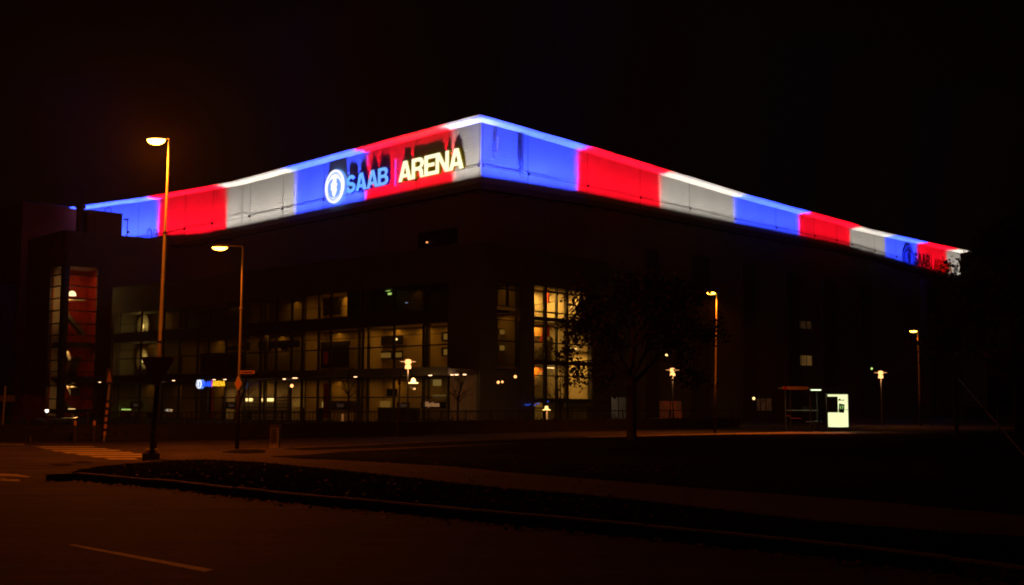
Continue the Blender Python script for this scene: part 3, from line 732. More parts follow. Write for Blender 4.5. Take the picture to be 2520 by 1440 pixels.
handrail(FR, q0 + .1, 8.3, Q(1396), 9.0, -1.2, RAIL); handrail(FR, q0 + .1, 4.9, Q(1390), 6.2, -1.5, RAIL); handrail(FR, q0 + .1, 2.1, Q(1390), 3.2, -1.5, RAIL); handrail(FR, Q(1402), 10.0, q1 - .1, 10.0, -1.2, RAIL)
rbox(FR, 1333, 702, 1338, 716, -3.5, METAL, 'picture', .04); rbox(FR, 1346, 702, 1350, 745, -1.6, REDF, 'red_banner', .05)
rbox(FR, 1402, 754, 1430, 757.5, -2.5, TUBE, 'tube_lamp', .08); rbox(FR, 1345, 797, 1368, 800, -2.5, TUBE, 'tube_lamp', .08)
rbox(FR, 1399, 856, 1421, 859, -2.5, TUBE, 'tube_lamp', .08); rbox(FR, 1345, 904, 1366, 907, -2.5, TUBE, 'tube_lamp', .08)
# red and orange wall pictures
s0, z0 = FR.sz(1330, 842, -1.9); s1, z1 = FR.sz(1372, 800, -1.9)
MB().prism([(s0, z0), (s1, z0), (s1, z0 + .9), (s0 + .9, z1), (s0 + .35, z1 - .3)], FR, 0, -2.0, -1.9).build('red_wall_picture', REDI, foy)
rbox(FR, 1315, 905, 1342, 930, -3.85, mat('orange picture', (.7, .22, .03), .6, noise=.5, nscale=2), 'orange_wall_picture', .04)
rbox(FR, 1315, 806, 1335, 828, -3.85, mat('tan picture', (.75, .42, .12), .6, noise=.3, nscale=2), 'tan_wall_picture', .04)
rbox(FR, 1440, 1000, 1454, 1012, -3.8, REDI, 'red_wall_picture', .03)
bl = MB()
for px, py in ((1294, 996), (1299, 997), (1304, 995), (1316, 997), (1321, 994), (1326, 993), (1349, 988)):
    s_, z_ = FR.sz(px, py, .3); bl.fb(FR, s_ - .05, s_ + .05, z_ - .04, z_ + .04, .25, .32)
bl.build('string_lights', BLUEL, foy)

# small lit sign, ticket sign, entrance words
sg = empty('small_lit_sign', FL.p(S(517), 3.0, 2.4), 'small glowing SAAB ARENA sign hung under the canopy', 'sign')
OF = 2.5
s_, z_ = FL.sz(489, 947, OF); emblem(FL, s_, z_, .42, OF - .2, -1, sg)
def wordo(fr, letters, p0, p1, y0, y1, off, mface, mside, par, depth=.06):
    s0, z1 = fr.sz(p0, y0, off); s1, z0 = fr.sz(p1, y1, off); tot = sum(l()[0] for l in letters); k = abs(s1 - s0) / tot; x = 0
    for l in letters:
        wd, polys = l(); vs, fs = curve_poly([[(a * k, b2 * (z1 - z0)) for a, b2 in pl] for pl in polys], depth)
        geo_on(fr, (vs, fs), s0 - x * k, z0, off, -1, mface, 'letter', par, side=mside); x += wd
wordo(FL, [L_S, L_A, L_A, L_B], 497, 519, 941, 953, OF, em('small blue letters', (.02, .10, 1), 1.6), SBside, sg)
wordo(FL, [L_A, L_R, L_E, L_N, L_A], 523, 554, 940, 952, OF, em('small yellow letters', (1, .50, .02), 1.6), AYside, sg)
s_, z1 = FL.sz(521, 938, OF); _, z0 = FL.sz(521, 955, OF); MB().fb(FL, s_ - .03, s_ + .03, z0, z1, OF - .03, OF + .03).build('divider', DIV, sg)
MB().fb(FL, S(553), S(492), 3.35, 3.41, OF - .03, OF + .03).build('hanging_rail', METAL, sg)
tk = empty('ticket_office_sign', FL.p(S(1066), 2.2, -.2), 'black Biljettkassa sign above the ticket office hatch', 'sign')
s0, z0 = FL.sz(1046, 1001, -.24); geo_on(FL, text_geo('Biljettkassa', .54, .02, .006), s0, z0, -.24, -1, em('pinkish sign letters', (.5, .22, .09), 1), 'lettering', tk, sx=.66)
for px in (334, 568, 835, 990):
    e_ = empty('entrance_sign', FL.p(S(px), 2.1, -.3), 'dim Entré lettering above a foyer door, ' + {334: 'leftmost of the four', 568: 'beside the red column', 835: 'right of the long red banner', 990: 'left of the ticket office'}[px], 'sign', 'dim entrance signs')
    s0, z0 = FL.sz(px - 6, 1003, -.24); geo_on(FL, text_geo('Entré', .5, .02, .004), s0, z0, -.24, -1, em('faint sign letters', (.055, .028, .018), 1), 'lettering', e_, sx=.8)
    rbox(FL, px - 12, 991, px + 18, 1008, -.34, mat('brown sign board', (.08, .06, .05), .6), 'board', .06, par=e_)
for px, px1, y0, y1, lb_ in ((796, 810, 945, 1031, 'long red banner in the foyer right of the brightest low pane'), (901, 909, 944, 1031, 'narrow red banner in the foyer left of the black screen')):
    s0, z1 = FL.sz(px, y0, -.8); s1, z0 = FL.sz(px1, y1, -.8); m_ = MB(); n = 10
    for i in range(n):
        a = s0 + (s1 - s0) * i / n; b_ = s0 + (s1 - s0) * (i + 1) / n; w0 = .06 * math.sin(i * 2.1); w1 = .06 * math.sin((i + 1) * 2.1)
        m_.quad(FL.p(a, z0, -.8 + w0), FL.p(b_, z0, -.8 + w1), FL.p(b_, z1, -.8 + w1), FL.p(a, z1, -.8 + w0))
    e_ = empty('banner', FL.p(s0, z0, -.8), lb_, 'banner', 'red banners in the foyer'); m_.build('cloth', REDF, e_)
    MB().tube([FL.p(s0, z1 + .02, -.8), FL.p(s1, z1 + .02, -.8)], .03, 6).build('top_rod', METAL, e_)

# ------------------------------------------------------------------ LEFT WING with glazed stair corner
ZW = 19.3; W0 = atZ(158, 572, ZW)
WR = Frame((W0.x, W0.y), (.735, .678), (.678, -.735)); WLf = Frame((W0.x, W0.y), (-.678, .735), (-.735, -.678))
wing = empty('stair_wing', (W0.x, W0.y, 0), 'tall taupe wing with a lit glass stair corner, far left', 'building')
a1 = WR.s(236); b1 = WLf.s(117); _, zg = WR.sz(165, 655); e1 = 11.6; e2 = WLf.s(58)
m_ = MB(); m_.fb(WR, 0, e1, zg, ZW, -.4, 0); m_.fb(WR, a1, e1, 0, zg, -.4, 0); m_.build('wall', PURPW, wing)
m_ = MB(); m_.fb(WLf, 0, e2, zg, ZW, -.4, -.001); m_.fb(WLf, b1, e2, 0, zg, -.4, -.001); m_.build('side_wall', REDW, wing)
MB().slab([xy(WR.p(-.1, 0, .1)), xy(WR.p(e1, 0, .1)), xy(WR.p(e1, 0, -10)), xy(WLf.p(e2, 0, 0))], ZW, ZW + .12).build('roof', DARKW, wing)
pk = MB(); pk.fb(WR, -.0, WR.s(163), 0, zg, -.5, .03); pk.fb(WLf, .03, WLf.s(151), 0, zg, -.5, .03); pk.build('corner_pier', METAL, wing)
def wwin(fr, s0, s1, z0, z1, hs, par, t=.06):
    m_ = MB(); m_.fb(fr, s0, s0 + t, z0, z1, -.2, .02); m_.fb(fr, s1 - t, s1, z0, z1, -.2, .02)
    m_.fb(fr, s0 + t, s1 - t, z0, z0 + t, -.2, .02); m_.fb(fr, s0 + t, s1 - t, z1 - t, z1, -.2, .02)
    for h in hs: m_.fb(fr, s0 + t, s1 - t, h - .06, h + .06, -.18, .015)
    f_ = m_.build('window', METAL, par); MB().fb(fr, s0 + t, s1 - t, z0 + t, z1 - t, -.1, -.08).build('pane', GLASS, f_)
hs = [WR.sz(200, y)[1] for y in (680, 708, 738, 768, 800, 828, 858, 890, 918, 952, 985, 1014)]
wwin(WR, WR.s(163), a1, .1, zg, hs, wing); wwin(WLf, WLf.s(151), b1, .1, zg, hs, wing)
# rooms behind the corner: cream left, red right, landings
D_ = 4.2
sm = WR.s(157, off=-D_, py=850)
m_ = MB(); m_.fb(WR, sm, a1 + 6, .05, zg, -D_ - .2, -D_); m_.build('red_wall', REDI, wing)
m_ = MB(); m_.fb(WR, .05, sm - .01, .05, zg, -D_ - .2, -D_ + .02); m_.build('tan_wall', CREAM, wing)
m_ = MB(); m_.fb(WR, WR.s(213, off=-D_), WR.s(233, off=-D_), WR.sz(222, 700, -D_)[1], zg - .3, -D_ + .01, -D_ + .1); m_.build('cream_wall', CREAM, wing)
m_ = MB(); m_.fb(WLf, .5, b1 + 1.0, .05, zg, -D_ - .4, -D_ - .2); m_.build('inner_wall', REDI, wing)
m_ = MB(); m_.fb(WR, .45, a1 + 5, zg - .05, zg + .1, -D_, -.45); m_.build('ceiling', CREAM, wing)
for y in (845, 930, 1010):
    z_ = WR.sz(200, y)[1]; MB().fb(WR, .5, a1 + 2, z_ - .45, z_, -3.4, -.5).build('landing', CREAM2, wing)
for (p0, p1, y0, y1) in ((163, 184, 849, 0), (162, 183, 934, 0), (168, 185, 1010, 0)):
    s0, z_ = WR.sz(p0, y0, -1); s1, _ = WR.sz(p1, y0, -1); MB().fb(WR, s0, s1, z_ - .04, z_ + .04, -1.05, -.97).build('tube_lamp', TUBE, wing)
    a = WR.p((s0 + s1) / 2, z_ - .75, -1.6); light('AREA', 'tube_light', a, 45, (1, .5, .16), wing, size=1.2, sizey=.15, target=a - Vector((0, 0, 1)))
stair(WR, a1 - .6, 9.0, 1.2, 11.0, -1.6, par=wing, m=CREAM2); stair(WR, a1 - 1.0, 4.2, 1.2, 7.2, -1.6, par=wing, m=CREAM2); stair(WR, 2.6, .3, .7, 2.2, -1.0, par=wing, m=CREAM)
stair(WLf, 2.6, 4.5, .8, 6.4, -1.6, par=wing, m=CREAM2); stair(WLf, .8, 2.6, 2.6, 4.4, -1.6, par=wing, m=CREAM2)
for y in (740, 766):
    s0, z_ = WR.sz(165, y, -2.2); s1, _ = WR.sz(207, y, -2.2); MB().tube([WR.p(s0, z_, -2.2), WR.p(s1, z_, -2.2)], .06, 6).build('handrail', CREAM, wing)
s_, z_ = WR.sz(176.5, 731, -1.2)
pe = empty('pendant_lamp', WR.p(s_, z_, -1.2), 'glowing dome pendant lamp high in the glass stair corner', 'lamp')
MB().lathe(WR.p(s_, z_, -1.2), [(.42, 0), (.41, .12), (.33, .35), (.2, .48), (.05, .52)], 16).build('shade', em('glowing dome shade', (1, .72, .38), 2.6), pe, smooth=True)
MB().tube([WR.p(s_, z_ + .52, -1.2), WR.p(s_, zg, -1.2)], .015, 5).build('cord', BLACK, pe)
light('POINT', 'pendant_light', WR.p(s_, z_ - .25, -1.2), 90, (1, .5, .13), pe, size=.2)
light('AREA', 'top_light', WR.p(2.6, zg - .3, -2), 35, (1, .5, .13), wing, size=1.5, target=WR.p(2.2, 0, -2))
# roof plant box and hooped ladders on the wing roof
bx = empty('roof_plant_box', WR.p(2, ZW, -3), 'panelled metal plant box on the roof of the left wing', 'plant box')
FB = Frame(xy(atZ(214, 584, (ZW + .13))), (.735, .678), (.678, -.735)); bw = FB.s(290); _, bz = FB.sz(250, 525)
MB().fb(FB, 0, bw, (ZW + .13), bz, -3, 0).build('casing', PURPW, bx)
m_ = MB()
for i in range(1, 5): m_.fb(FB, bw * i / 5 - .03, bw * i / 5 + .03, (ZW + .13), bz, 0.001, .03)
m_.fb(FB, -.05, bw + .05, bz + .002, bz + .1, -3.05, .06); m_.build('seams', METAL, bx)
pi_ = empty('roof_flue', FB.p(-.6, ZW + .1, -.5), 'black round flue pipe left of the roof plant box', 'flue')
MB().tube([FB.p(-.45, ZW + .12, -1), FB.p(-.45, bz + .3, -1)], .42, 14).build('flue_pipe', BLACK, pi_)
MB().lathe(FB.p(-.45, bz + .3, -1), [(.42, 0), (.55, .1), (.55, .32), (.3, .45)], 14).build('flue_cap', BLACK, pi_)
for k_, (px, py, fr_) in enumerate(((250, 516, 0), (364, 558, 1))):
    base = FB.p(FB.s(px), bz if k_ == 0 else ZW + .1, -.4 if k_ == 0 else .0)
    ld_ = empty('roof_ladder', base, ('small hooped ladder head on top of the plant box', 'taller hooped ladder head by the red and blue field border')[k_], 'ladder', 'hooped ladder heads on the wing roof')
    m_ = MB(); h_ = .6 if k_ == 0 else 1.5
    for dx in (0, .75):
        c = base + FB.d * dx; m_.tube([c, c + Vector((0, 0, h_ * .7)), c + Vector((0, 0, h_)) - FB.d * .12, c + Vector((0, 0, h_ + .06)) - FB.d * .3, c + Vector((0, 0, h_)) - FB.d * .45, c + Vector((0, 0, h_ * .7)) - FB.d * .52], .04, 6)
    m_.build('hoops', METAL, ld_)
ms = empty('roof_antenna', FB.p(FB.s(303), ZW + .1, 0), 'thin antenna mast against the leftmost blue field', 'antenna')
c = FB.p(FB.s(303), ZW + .12, .0)
MB().tube([c, c + Vector((0, 0, 2.4))], .045, 6).build('mast', METAL, ms)
m_ = MB(); m_.box(c + Vector((-.15, 0, 2.3)), (.5, .12, .2)); m_.box(c + Vector((.1, 0, .9)), (.3, .1, .25)); m_.build('receiver', METAL, ms)
# taller red brown block behind, at the far left
E0 = atZ(55, 500, 25.5); EF = Frame((E0.x, E0.y), (.735, .678), (.678, -.735))
eb = empty('rear_block', (E0.x, E0.y, 0), 'tall plain red brown block behind the stair wing', 'building')
m_ = MB(); m_.fb(EF, 0, EF.s(197, py=560) + .2, 0, 25.5, -8, 0); m_.build('wall', REDW, eb)
MB().fb(EF, -.05, EF.s(197, py=560) + .25, 25.503, 25.62, -8.05, .06).build('coping', DARKW, eb)
GL0 = Frame((E0.x - .05, E0.y), (-.735, -.678), (.678, -.735))
MB().fb(GL0, .2, 2.2, .0, 15.5, -3, -.2).build('glazed_strip', mat('dim grey glass', (.05, .06, .06), .15), eb)
# lamp and door at the wing foot
wl = empty('wall_lamp', WLf.p(1.0, 2.2, 1.0), 'bright white bulb lamp by the wing door', 'lamp')
q = atY(115, 1014, 118); MB().lathe(q, [(.02, -.16), (.14, -.1), (.17, 0), (.14, .1), (.02, .16)], 12).build('bulb', em('white bulb', (1, .85, .65), 6), wl, smooth=True)
MB().tube([q + Vector((0, .2, 0)), q + Vector((0, .2, -3))], .05, 6).build('post', METAL, wl)
light('POINT', 'bulb_light', q + Vector((0, -.4, 0)), 7, (1, .55, .25), wl, size=.15)

# ------------------------------------------------------------------ GROUND
def gz(px, py, z=0): return atZ(px, py, z)
gs = MB().quad((-700, -60, -.03), (700, -60, -.03), (700, 900, -.03), (-700, 900, -.03)); tag(gs.build('ground', ASPH), kind='structure')
kerb_px = [(112, 1169), (173, 1163), (287, 1173), (467, 1187), (600, 1202), (833, 1223), (983, 1234), (1173, 1253), (1350, 1267), (1673, 1295), (1967, 1323), (2190, 1347), (2443, 1377), (2760, 1418)]
KZ = .13
kerb = [gz(x, y, KZ) for x, y in kerb_px]
kerb[0] = kerb[0]
def ribbon_off(pts, o):
    P = [(p.x, p.y) for p in pts]; return [Vector((x, y, 0)) for x, y in offset(P, o)]
kin = ribbon_off(kerb, 0.0); kout = ribbon_off(kerb, .14)
# which side is the road: smaller Y
if kout[5].y > kerb[5].y: kout = ribbon_off(kerb, -.14)
# individual kerb stones resampled at 1 m
def resample(pts, step):
    out = [pts[0].copy()]; acc = 0
    for i in range(len(pts) - 1):
        a, b_ = pts[i], pts[i + 1]; L = (b_ - a).length; d = step - acc
        while d <= L: out.append(a + (b_ - a) * (d / L)); d += step
        acc = L - (d - step)
    return out
def smooth_pts(pts, it=2):
    for _ in range(it):
        n = [pts[0]]
        for a, b_ in zip(pts, pts[1:]): n += [a * .75 + b_ * .25, a * .25 + b_ * .75]
        pts = n + [pts[-1]]
    return pts
kerb_s = resample(smooth_pts([Vector((p.x, p.y, 0)) for p in kerb]), 1.0)
ks = MB()
for i in range(len(kerb_s) - 1):
    a, b_ = kerb_s[i], kerb_s[i + 1]; d = (b_ - a).normalized(); n = Vector((d.y, -d.x, 0)); n = n if n.y < 0 else -n
    g = .008 + rnd.random() * .012; zt = KZ + rnd.uniform(-.008, .006); sh = n * rnd.uniform(-.012, .012)
    a = a + d * g + sh; b_ = b_ - d * g + sh; up = Vector((0, 0, 1)); c_ = .02
    prof = [(0, -.1), (0, zt), (.12 - c_, zt), (.12, zt - c_), (.15, -.1)]
    k = len(ks.v)
    for e in (a, b_):
        for o_, z_ in prof: ks.v.append(e + n * o_ + up * z_)
    ks.f += [[k + 4, k + 3, k + 2, k + 1, k], [k + 5, k + 6, k + 7, k + 8, k + 9]] + [[k + j, k + j + 1, k + j + 6, k + j + 5] for j in range(4)]
tag(ks.build('kerb', STONE), kind='structure')
def sheet(name, px, z, m, zz=None):
    pts = [gz(x, y, z) for x, y in px]; mb = MB(); mb.slab([(p.x, p.y) for p in pts], -.029 if z > .02 else z - .004, z)
    return tag(mb.build(name, m), kind='structure')
road_near = [(1480, 1073), (1940, 1062), (2520, 1054), (2900, 1050)]
# path/lawn platform (raised): paved base first, lawns on top
sheet('path', [(176, 1163)] + kerb_px[2:] + [(2760, 1190), (2900, 1060)] + road_near[::-1][1:] + [(1100, 1086), (840, 1099), (640, 1105), (575, 1107), (430, 1118), (400, 1131), (250, 1150)], .105, PATHM)
sheet('lawn', [(184, 1162.0)] + [(x, y - 1.5) for x, y in kerb_px[2:]] + [(2760, 1330), (2400, 1312), (2080, 1287), (1860, 1264), (1680, 1243), (1440, 1217), (1257, 1203), (1090, 1185), (840, 1158), (700, 1145), (620, 1138), (500, 1133), (400, 1137), (300, 1145), (240, 1151)], .12, SOIL)
sheet('lawn', [(667, 1124), (750, 1121), (840, 1113), (980, 1106), (1200, 1094.5), (1480, 1076), (1760, 1068.6), (1940, 1066.6), (2520, 1060), (2900, 1056), (2760, 1290), (2520, 1262), (2130, 1227), (1680, 1195), (1473, 1178), (1223, 1158), (1123, 1147), (840, 1132), (740, 1129)], .12, SOIL)
sheet('lawn', [(700, 1106), (1000, 1091), (1100, 1087.5), (1480, 1075), (1490, 1076), (1200, 1092), (960, 1102), (840, 1105), (760, 1108)], .121, SOIL)
sheet('lawn', [(547, 1114), (580, 1109), (640, 1108), (655, 1111), (650, 1115), (600, 1117)], .122, SOIL)
sheet('pavement', [(1440, 1074.2), (1480, 1073), (1940, 1061.2), (2075, 1061.5), (2110, 1065), (1940, 1066), (1760, 1067.8), (1480, 1075.2)], .123, mat('pale paving', (.5, .46, .40), .8, spec=.2, noise=.2, nscale=2))
# far kerb edge lit along the bus stop side
kk = MB()
fk = [gz(x, y, .12) for x, y in [(575, 1107), (640, 1104.5), (840, 1098.5), (1100, 1085.5), (1480, 1072.5), (1940, 1061.5), (2520, 1053.5), (2900, 1049.5)]]
for a, b_ in zip(fk, fk[1:]):
    d = (b_ - a).normalized(); n = Vector((d.y, -d.x, 0)); n = n if n.y > 0 else -n
    kk.hexa([a + Vector((0, 0, -.2)), b_ + Vector((0, 0, -.2)), b_ + n * .14 + Vector((0, 0, -.2)), a + n * .14 + Vector((0, 0, -.2)), a, b_, b_ + n * .14, a + n * .14])
tag(kk.build('far_kerb', STONE), kind='structure')
# road markings
mk = MB()
def mark(px): mk.add([gz(x, y, -.026) for x, y in px], [list(range(len(px)))])
mark([(168, 1344), (184, 1343), (528, 1404), (505, 1409)])
mark([(0, 1169), (40, 1170), (76, 1176), (70, 1178), (30, 1175), (0, 1175)]); mark([(0, 1183), (46, 1183), (51, 1186), (45, 1188), (0, 1186)]); mark([(0, 1180), (16, 1180), (16, 1181.5), (0, 1181.5)])
zx = [(85, 1102.2, 225, 1101.0), (97, 1106, 258, 1106), (122, 1111, 288, 1110), (150, 1115.5, 318, 1115), (182, 1120, 352, 1119), (218, 1125, 385, 1124), (255, 1130, 330, 1130)]
for i, (x0, y0, x1, y1) in enumerate(zx): h = 1.0 + i * .12; mark([(x0, y0), (x1, y1), (x1 + 13, y1 + h * 1.9), (x0 + 17, y0 + h * 1.9)])
mark([(0, 1096), (60, 1096.6), (60, 1098.2), (0, 1097.8)])
tag(mk.build('road_marking', PAINT), kind='structure')
# worn tar patches and a manhole
pt = MB()
def blob(cx_, cy_, rx, ry, n=18, z=-.024):
    pt.add([gz(cx_ + rx * math.cos(i * 2 * math.pi / n) * (1 + .15 * rnd.uniform(-1, 1)), cy_ + ry * math.sin(i * 2 * math.pi / n) * (1 + .2 * rnd.uniform(-1, 1)), z) for i in range(n)], [list(range(n))])
blob(150, 1146.5, 28, 2.6); blob(205, 1140, 26, 2.0)
tag(pt.build('road_patch', mat('dark tar', (.02, .018, .015), .95, spec=.03)), kind='structure')
# leaf litter and grass blades
def litter(name, spots, n, m, zf):
    mb = MB()
    for _ in range(n):
        x, y, z = spots(); s_ = rnd.uniform(.025, .055); th = rnd.uniform(0, 6.28); d = Vector((math.cos(th), math.sin(th), rnd.uniform(-.3, .5))) * s_; e = Vector((-math.sin(th), math.cos(th), rnd.uniform(-.3, .4))) * s_ * .7
        c = Vector((x, y, z + .02)); mb.add([c - d, c - e * .9, c + d, c + e], [(0, 1, 2, 3)])
    return tag(mb.build(name, m), 'brown fallen leaves scattered along the gutter and lawn', 'leaves', kind='stuff')
def spot():
    if rnd.random() < .45:
        i = rnd.randrange(0, len(kerb_s) - 1); t = rnd.random(); p = kerb_s[i].lerp(kerb_s[i + 1], t); o_ = abs(rnd.gauss(0, .35)) + .16
        return p.x, p.y - o_, -.03
    px = rnd.uniform(230, 1700); py = rnd.uniform(1140, 1280); g = gz(px, py, .12)
    i = min(range(len(kerb_s)), key=lambda j: (kerb_s[j].x - g.x) ** 2 + (kerb_s[j].y - g.y) ** 2)
    return (g.x, g.y, .12) if g.y > kerb_s[i].y + .05 else spot()
litter('fallen_leaves', spot, 1500, LITTER, None)
def inside(poly, x, y):
    c = False; n = len(poly)
    for i in range(n):
        x0, y0 = poly[i]; x1, y1 = poly[i - 1]
        if (y0 > y) != (y1 > y) and x < (x1 - x0) * (y - y0) / (y1 - y0) + x0: c = not c
    return c
lawn1 = [(184, 1162.0)] + [(x, y - 1.5) for x, y in kerb_px[2:]] + [(2760, 1330), (2400, 1312), (2080, 1287), (1860, 1264), (1680, 1243), (1440, 1217), (1257, 1203), (1090, 1185), (840, 1158), (620, 1138), (500, 1133), (400, 1137), (240, 1151)]
gb_ = MB(); cnt = 0
while cnt < 26000:
    px = rnd.uniform(190, 2600); py = 1130 + 270 * rnd.random() ** 1.4
    if not inside(lawn1, px, py): continue
    g = gz(px, py, .12); h = rnd.uniform(.012, .042); th = rnd.uniform(0, 6.28); w_ = .004 + .0003 * g.y
    d = Vector((math.cos(th), math.sin(th), 0)) * w_; l = Vector((rnd.uniform(-.04, .04), rnd.uniform(-.04, .04), h))
    gb_.add([g - d, g + d, g + l], [(0, 1, 2)]); cnt += 1
tag(gb_.build('grass', GRASS), 'short dark grass on the verge behind the kerb', 'grass', kind='stuff')

# ------------------------------------------------------------------ HEDGE AND RAILING
hp = [gz(x, y, 0) for x, y in [(-60, 1090), (180, 1089), (400, 1086), (700, 1080), (950, 1073), (1181, 1065), (1400, 1060), (1600, 1056), (1830, 1051)]]
hd = MB(); lev = MB()
hs_ = resample([Vector((p.x, p.y + .4, 0)) for p in hp], .5)
for i in range(len(hs_) - 1):
    a, b_ = hs_[i], hs_[i + 1]; d = (b_ - a).normalized(); n = Vector((-d.y, d.x, 0)); h0 = .66
    hd.hexa([a, b_, b_ + n * .8, a + n * .8] + [v + Vector((0, 0, h0)) for v in (a, b_, b_ + n * .8, a + n * .8)])
    for _ in range(55):
        c = a + d * rnd.uniform(0, .5) + n * rnd.uniform(-.1, .9) + Vector((0, 0, rnd.uniform(.1, .68 + .16 * rnd.random() ** 2)))
        s_ = rnd.uniform(.03, .07); r1 = Vector((rnd.uniform(-1, 1), rnd.uniform(-1, 1), rnd.uniform(-1, 1))).normalized() * s_; r2 = Vector((rnd.uniform(-1, 1), rnd.uniform(-1, 1), rnd.uniform(-1, 1))).normalized() * s_
        lev.add([c - r1, c - r2, c + r1, c + r2], [(0, 1, 2, 3)])
he = empty('hedge', (hp[0].x, hp[0].y, 0), 'long low dark clipped hedge between road and arena', 'hedge')
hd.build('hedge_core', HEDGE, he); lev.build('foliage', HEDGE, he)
fe = empty('railing', (hp[0].x, hp[0].y, 0), 'thin black railing with vertical bars behind the hedge', 'fence')
fs_ = resample([Vector((p.x, p.y + 1.6, 0)) for p in hp[1:]], .22); bars = MB(); rail = MB(); posts = MB()
for i, p in enumerate(fs_):
    if i % 10 == 0: MB().tube([p, p + Vector((0, 0, 1.22))], .04, 5).build('post', BLACK, fe)
    else: bars.tube([p + Vector((0, 0, .1)), p + Vector((0, 0, 1.15))], .014, 4, cap=False)
rail.tube([p + Vector((0, 0, 1.17)) for p in fs_[::10]] , .03, 5); rail.tube([p + Vector((0, 0, .12)) for p in fs_[::10]], .02, 5)
bars.build('bars', BLACK, fe); rail.build('rails', BLACK, fe)

# ------------------------------------------------------------------ TREES
def tree(name, loc, H, trunk_h, R_c, r0, leaves, seed, label, cat='tree', group=None, lsize=.11, lm=None, wide=1.0, depth=4, lean=(0, 0), cz=None):
    r = random.Random(seed); e = empty(name, loc, label, cat, group); tb = MB(); tips = []
    loc = Vector(loc)
    def grow(p, d, l, rad, lev):
        pts = [p]; rs = [rad]; q = p.copy(); dd = d.copy(); seg = 4
        for i in range(seg):
            dd = (dd + Vector((r.uniform(-.16, .16), r.uniform(-.16, .16), r.uniform(-.05, .14)))).normalized(); q = q + dd * l / seg
            pts.append(q.copy()); rs.append(rad * (1 - .5 * (i + 1) / seg))
        tb.tube(pts, rs, 7 if lev < 2 else 4, cap=False)
        if lev >= depth: tips.append(pts); return
        if lev >= depth - 1: tips.append(pts)
        for i in range(3 if lev else 6):
            k = r.randint(2, seg); th = r.uniform(0, 6.28) + i * 2.1; tilt = r.uniform(.45, .95)
            ax = dd.orthogonal().normalized(); ax.rotate(Matrix.Rotation(th, 3, dd)); nd = (dd * math.cos(tilt) + ax * math.sin(tilt) * wide).normalized()
            grow(pts[k], nd, l * r.uniform(.58, .78), rs[k] * .62, lev + 1)
    top = loc + Vector((lean[0], lean[1], trunk_h))
    tb.tube([loc, loc.lerp(top, .1), loc.lerp(top, .5), top], [r0 * 1.35, r0 * 1.05, r0, r0 * .85], 10, cap=False)
    L0 = (H - trunk_h) * .42
    grow(top, Vector((0, 0, 1)), L0, r0 * .8, 0)
    for i in range(5):
        th = i * 1.26 + r.random(); grow(loc.lerp(top, .86 + .03 * i), Vector((math.cos(th) * wide, math.sin(th) * wide, .75)).normalized(), L0 * .85, r0 * .5, 1)
    tb.build('trunk', BARK, e)
    if leaves:
        lb_ = MB()
        # clumps at twig ends, gaps left between them
        cl = [t for t in tips if r.random() < .85]
        for _ in range(leaves):
            t = r.choice(cl); c = t[r.randint(1, len(t) - 1)] + Vector((r.gauss(0, .2), r.gauss(0, .2), r.gauss(0, .2)))
            s_ = lsize * r.uniform(.6, 1.3); a = Vector((r.uniform(-1, 1), r.uniform(-1, 1), r.uniform(-1, .3))).normalized(); b_ = a.orthogonal().normalized(); b_.rotate(Matrix.Rotation(r.uniform(0, 6.28), 3, a))
            lb_.add([c, c + a * s_ * .5 + b_ * s_ * .38, c + a * s_ * 1.1, c + a * s_ * .5 - b_ * s_ * .38], [(0, 1, 2, 3)])
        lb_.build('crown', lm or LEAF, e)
    return e
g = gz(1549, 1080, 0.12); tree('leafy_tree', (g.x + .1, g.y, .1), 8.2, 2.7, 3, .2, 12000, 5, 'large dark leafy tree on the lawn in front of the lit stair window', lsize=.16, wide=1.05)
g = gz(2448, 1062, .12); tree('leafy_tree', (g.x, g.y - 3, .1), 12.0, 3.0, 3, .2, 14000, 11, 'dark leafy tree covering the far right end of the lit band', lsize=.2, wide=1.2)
for i, (px, D, H, th, lab, ln) in enumerate(((572, 74, 4.3, 1.9, 'small bare leaning tree by the glass block wall', (.6, 0)), (858, 78, 5.0, 2.3, 'small bare tree in front of the foyer, left of the narrow banner', (0, 0)), (1127, 76, 4.4, 1.9, 'small bare tree in front of the pale brick wall', (0, 0)),
        (1378, 78, 4.8, 1.7, 'small bare tree in front of the stair window', (0, 0)), (230, 96, 4.6, 1.6, 'small bare tree beside the glass stair corner', (.3, 0)))):
    x = (px - CX) / 2912 * D; tree('bare_tree', (x, D, 0), H, th, 1.3, .07, 0, 20 + i, lab, group='bare young trees in front of the arena', wide=.9, depth=3, lean=ln)
x = (80 - CX) / 2912 * 88; tree('red_shrub', (x, 88, 0), 2.4, .25, 1, .06, 5000, 31, 'rounded red leaved shrub at far left above the hedge', 'shrub', lsize=.11, lm=REDLEAF, wide=1.4, depth=3)
q = Vector((x + 1.5, 85.5, 1.6)); 

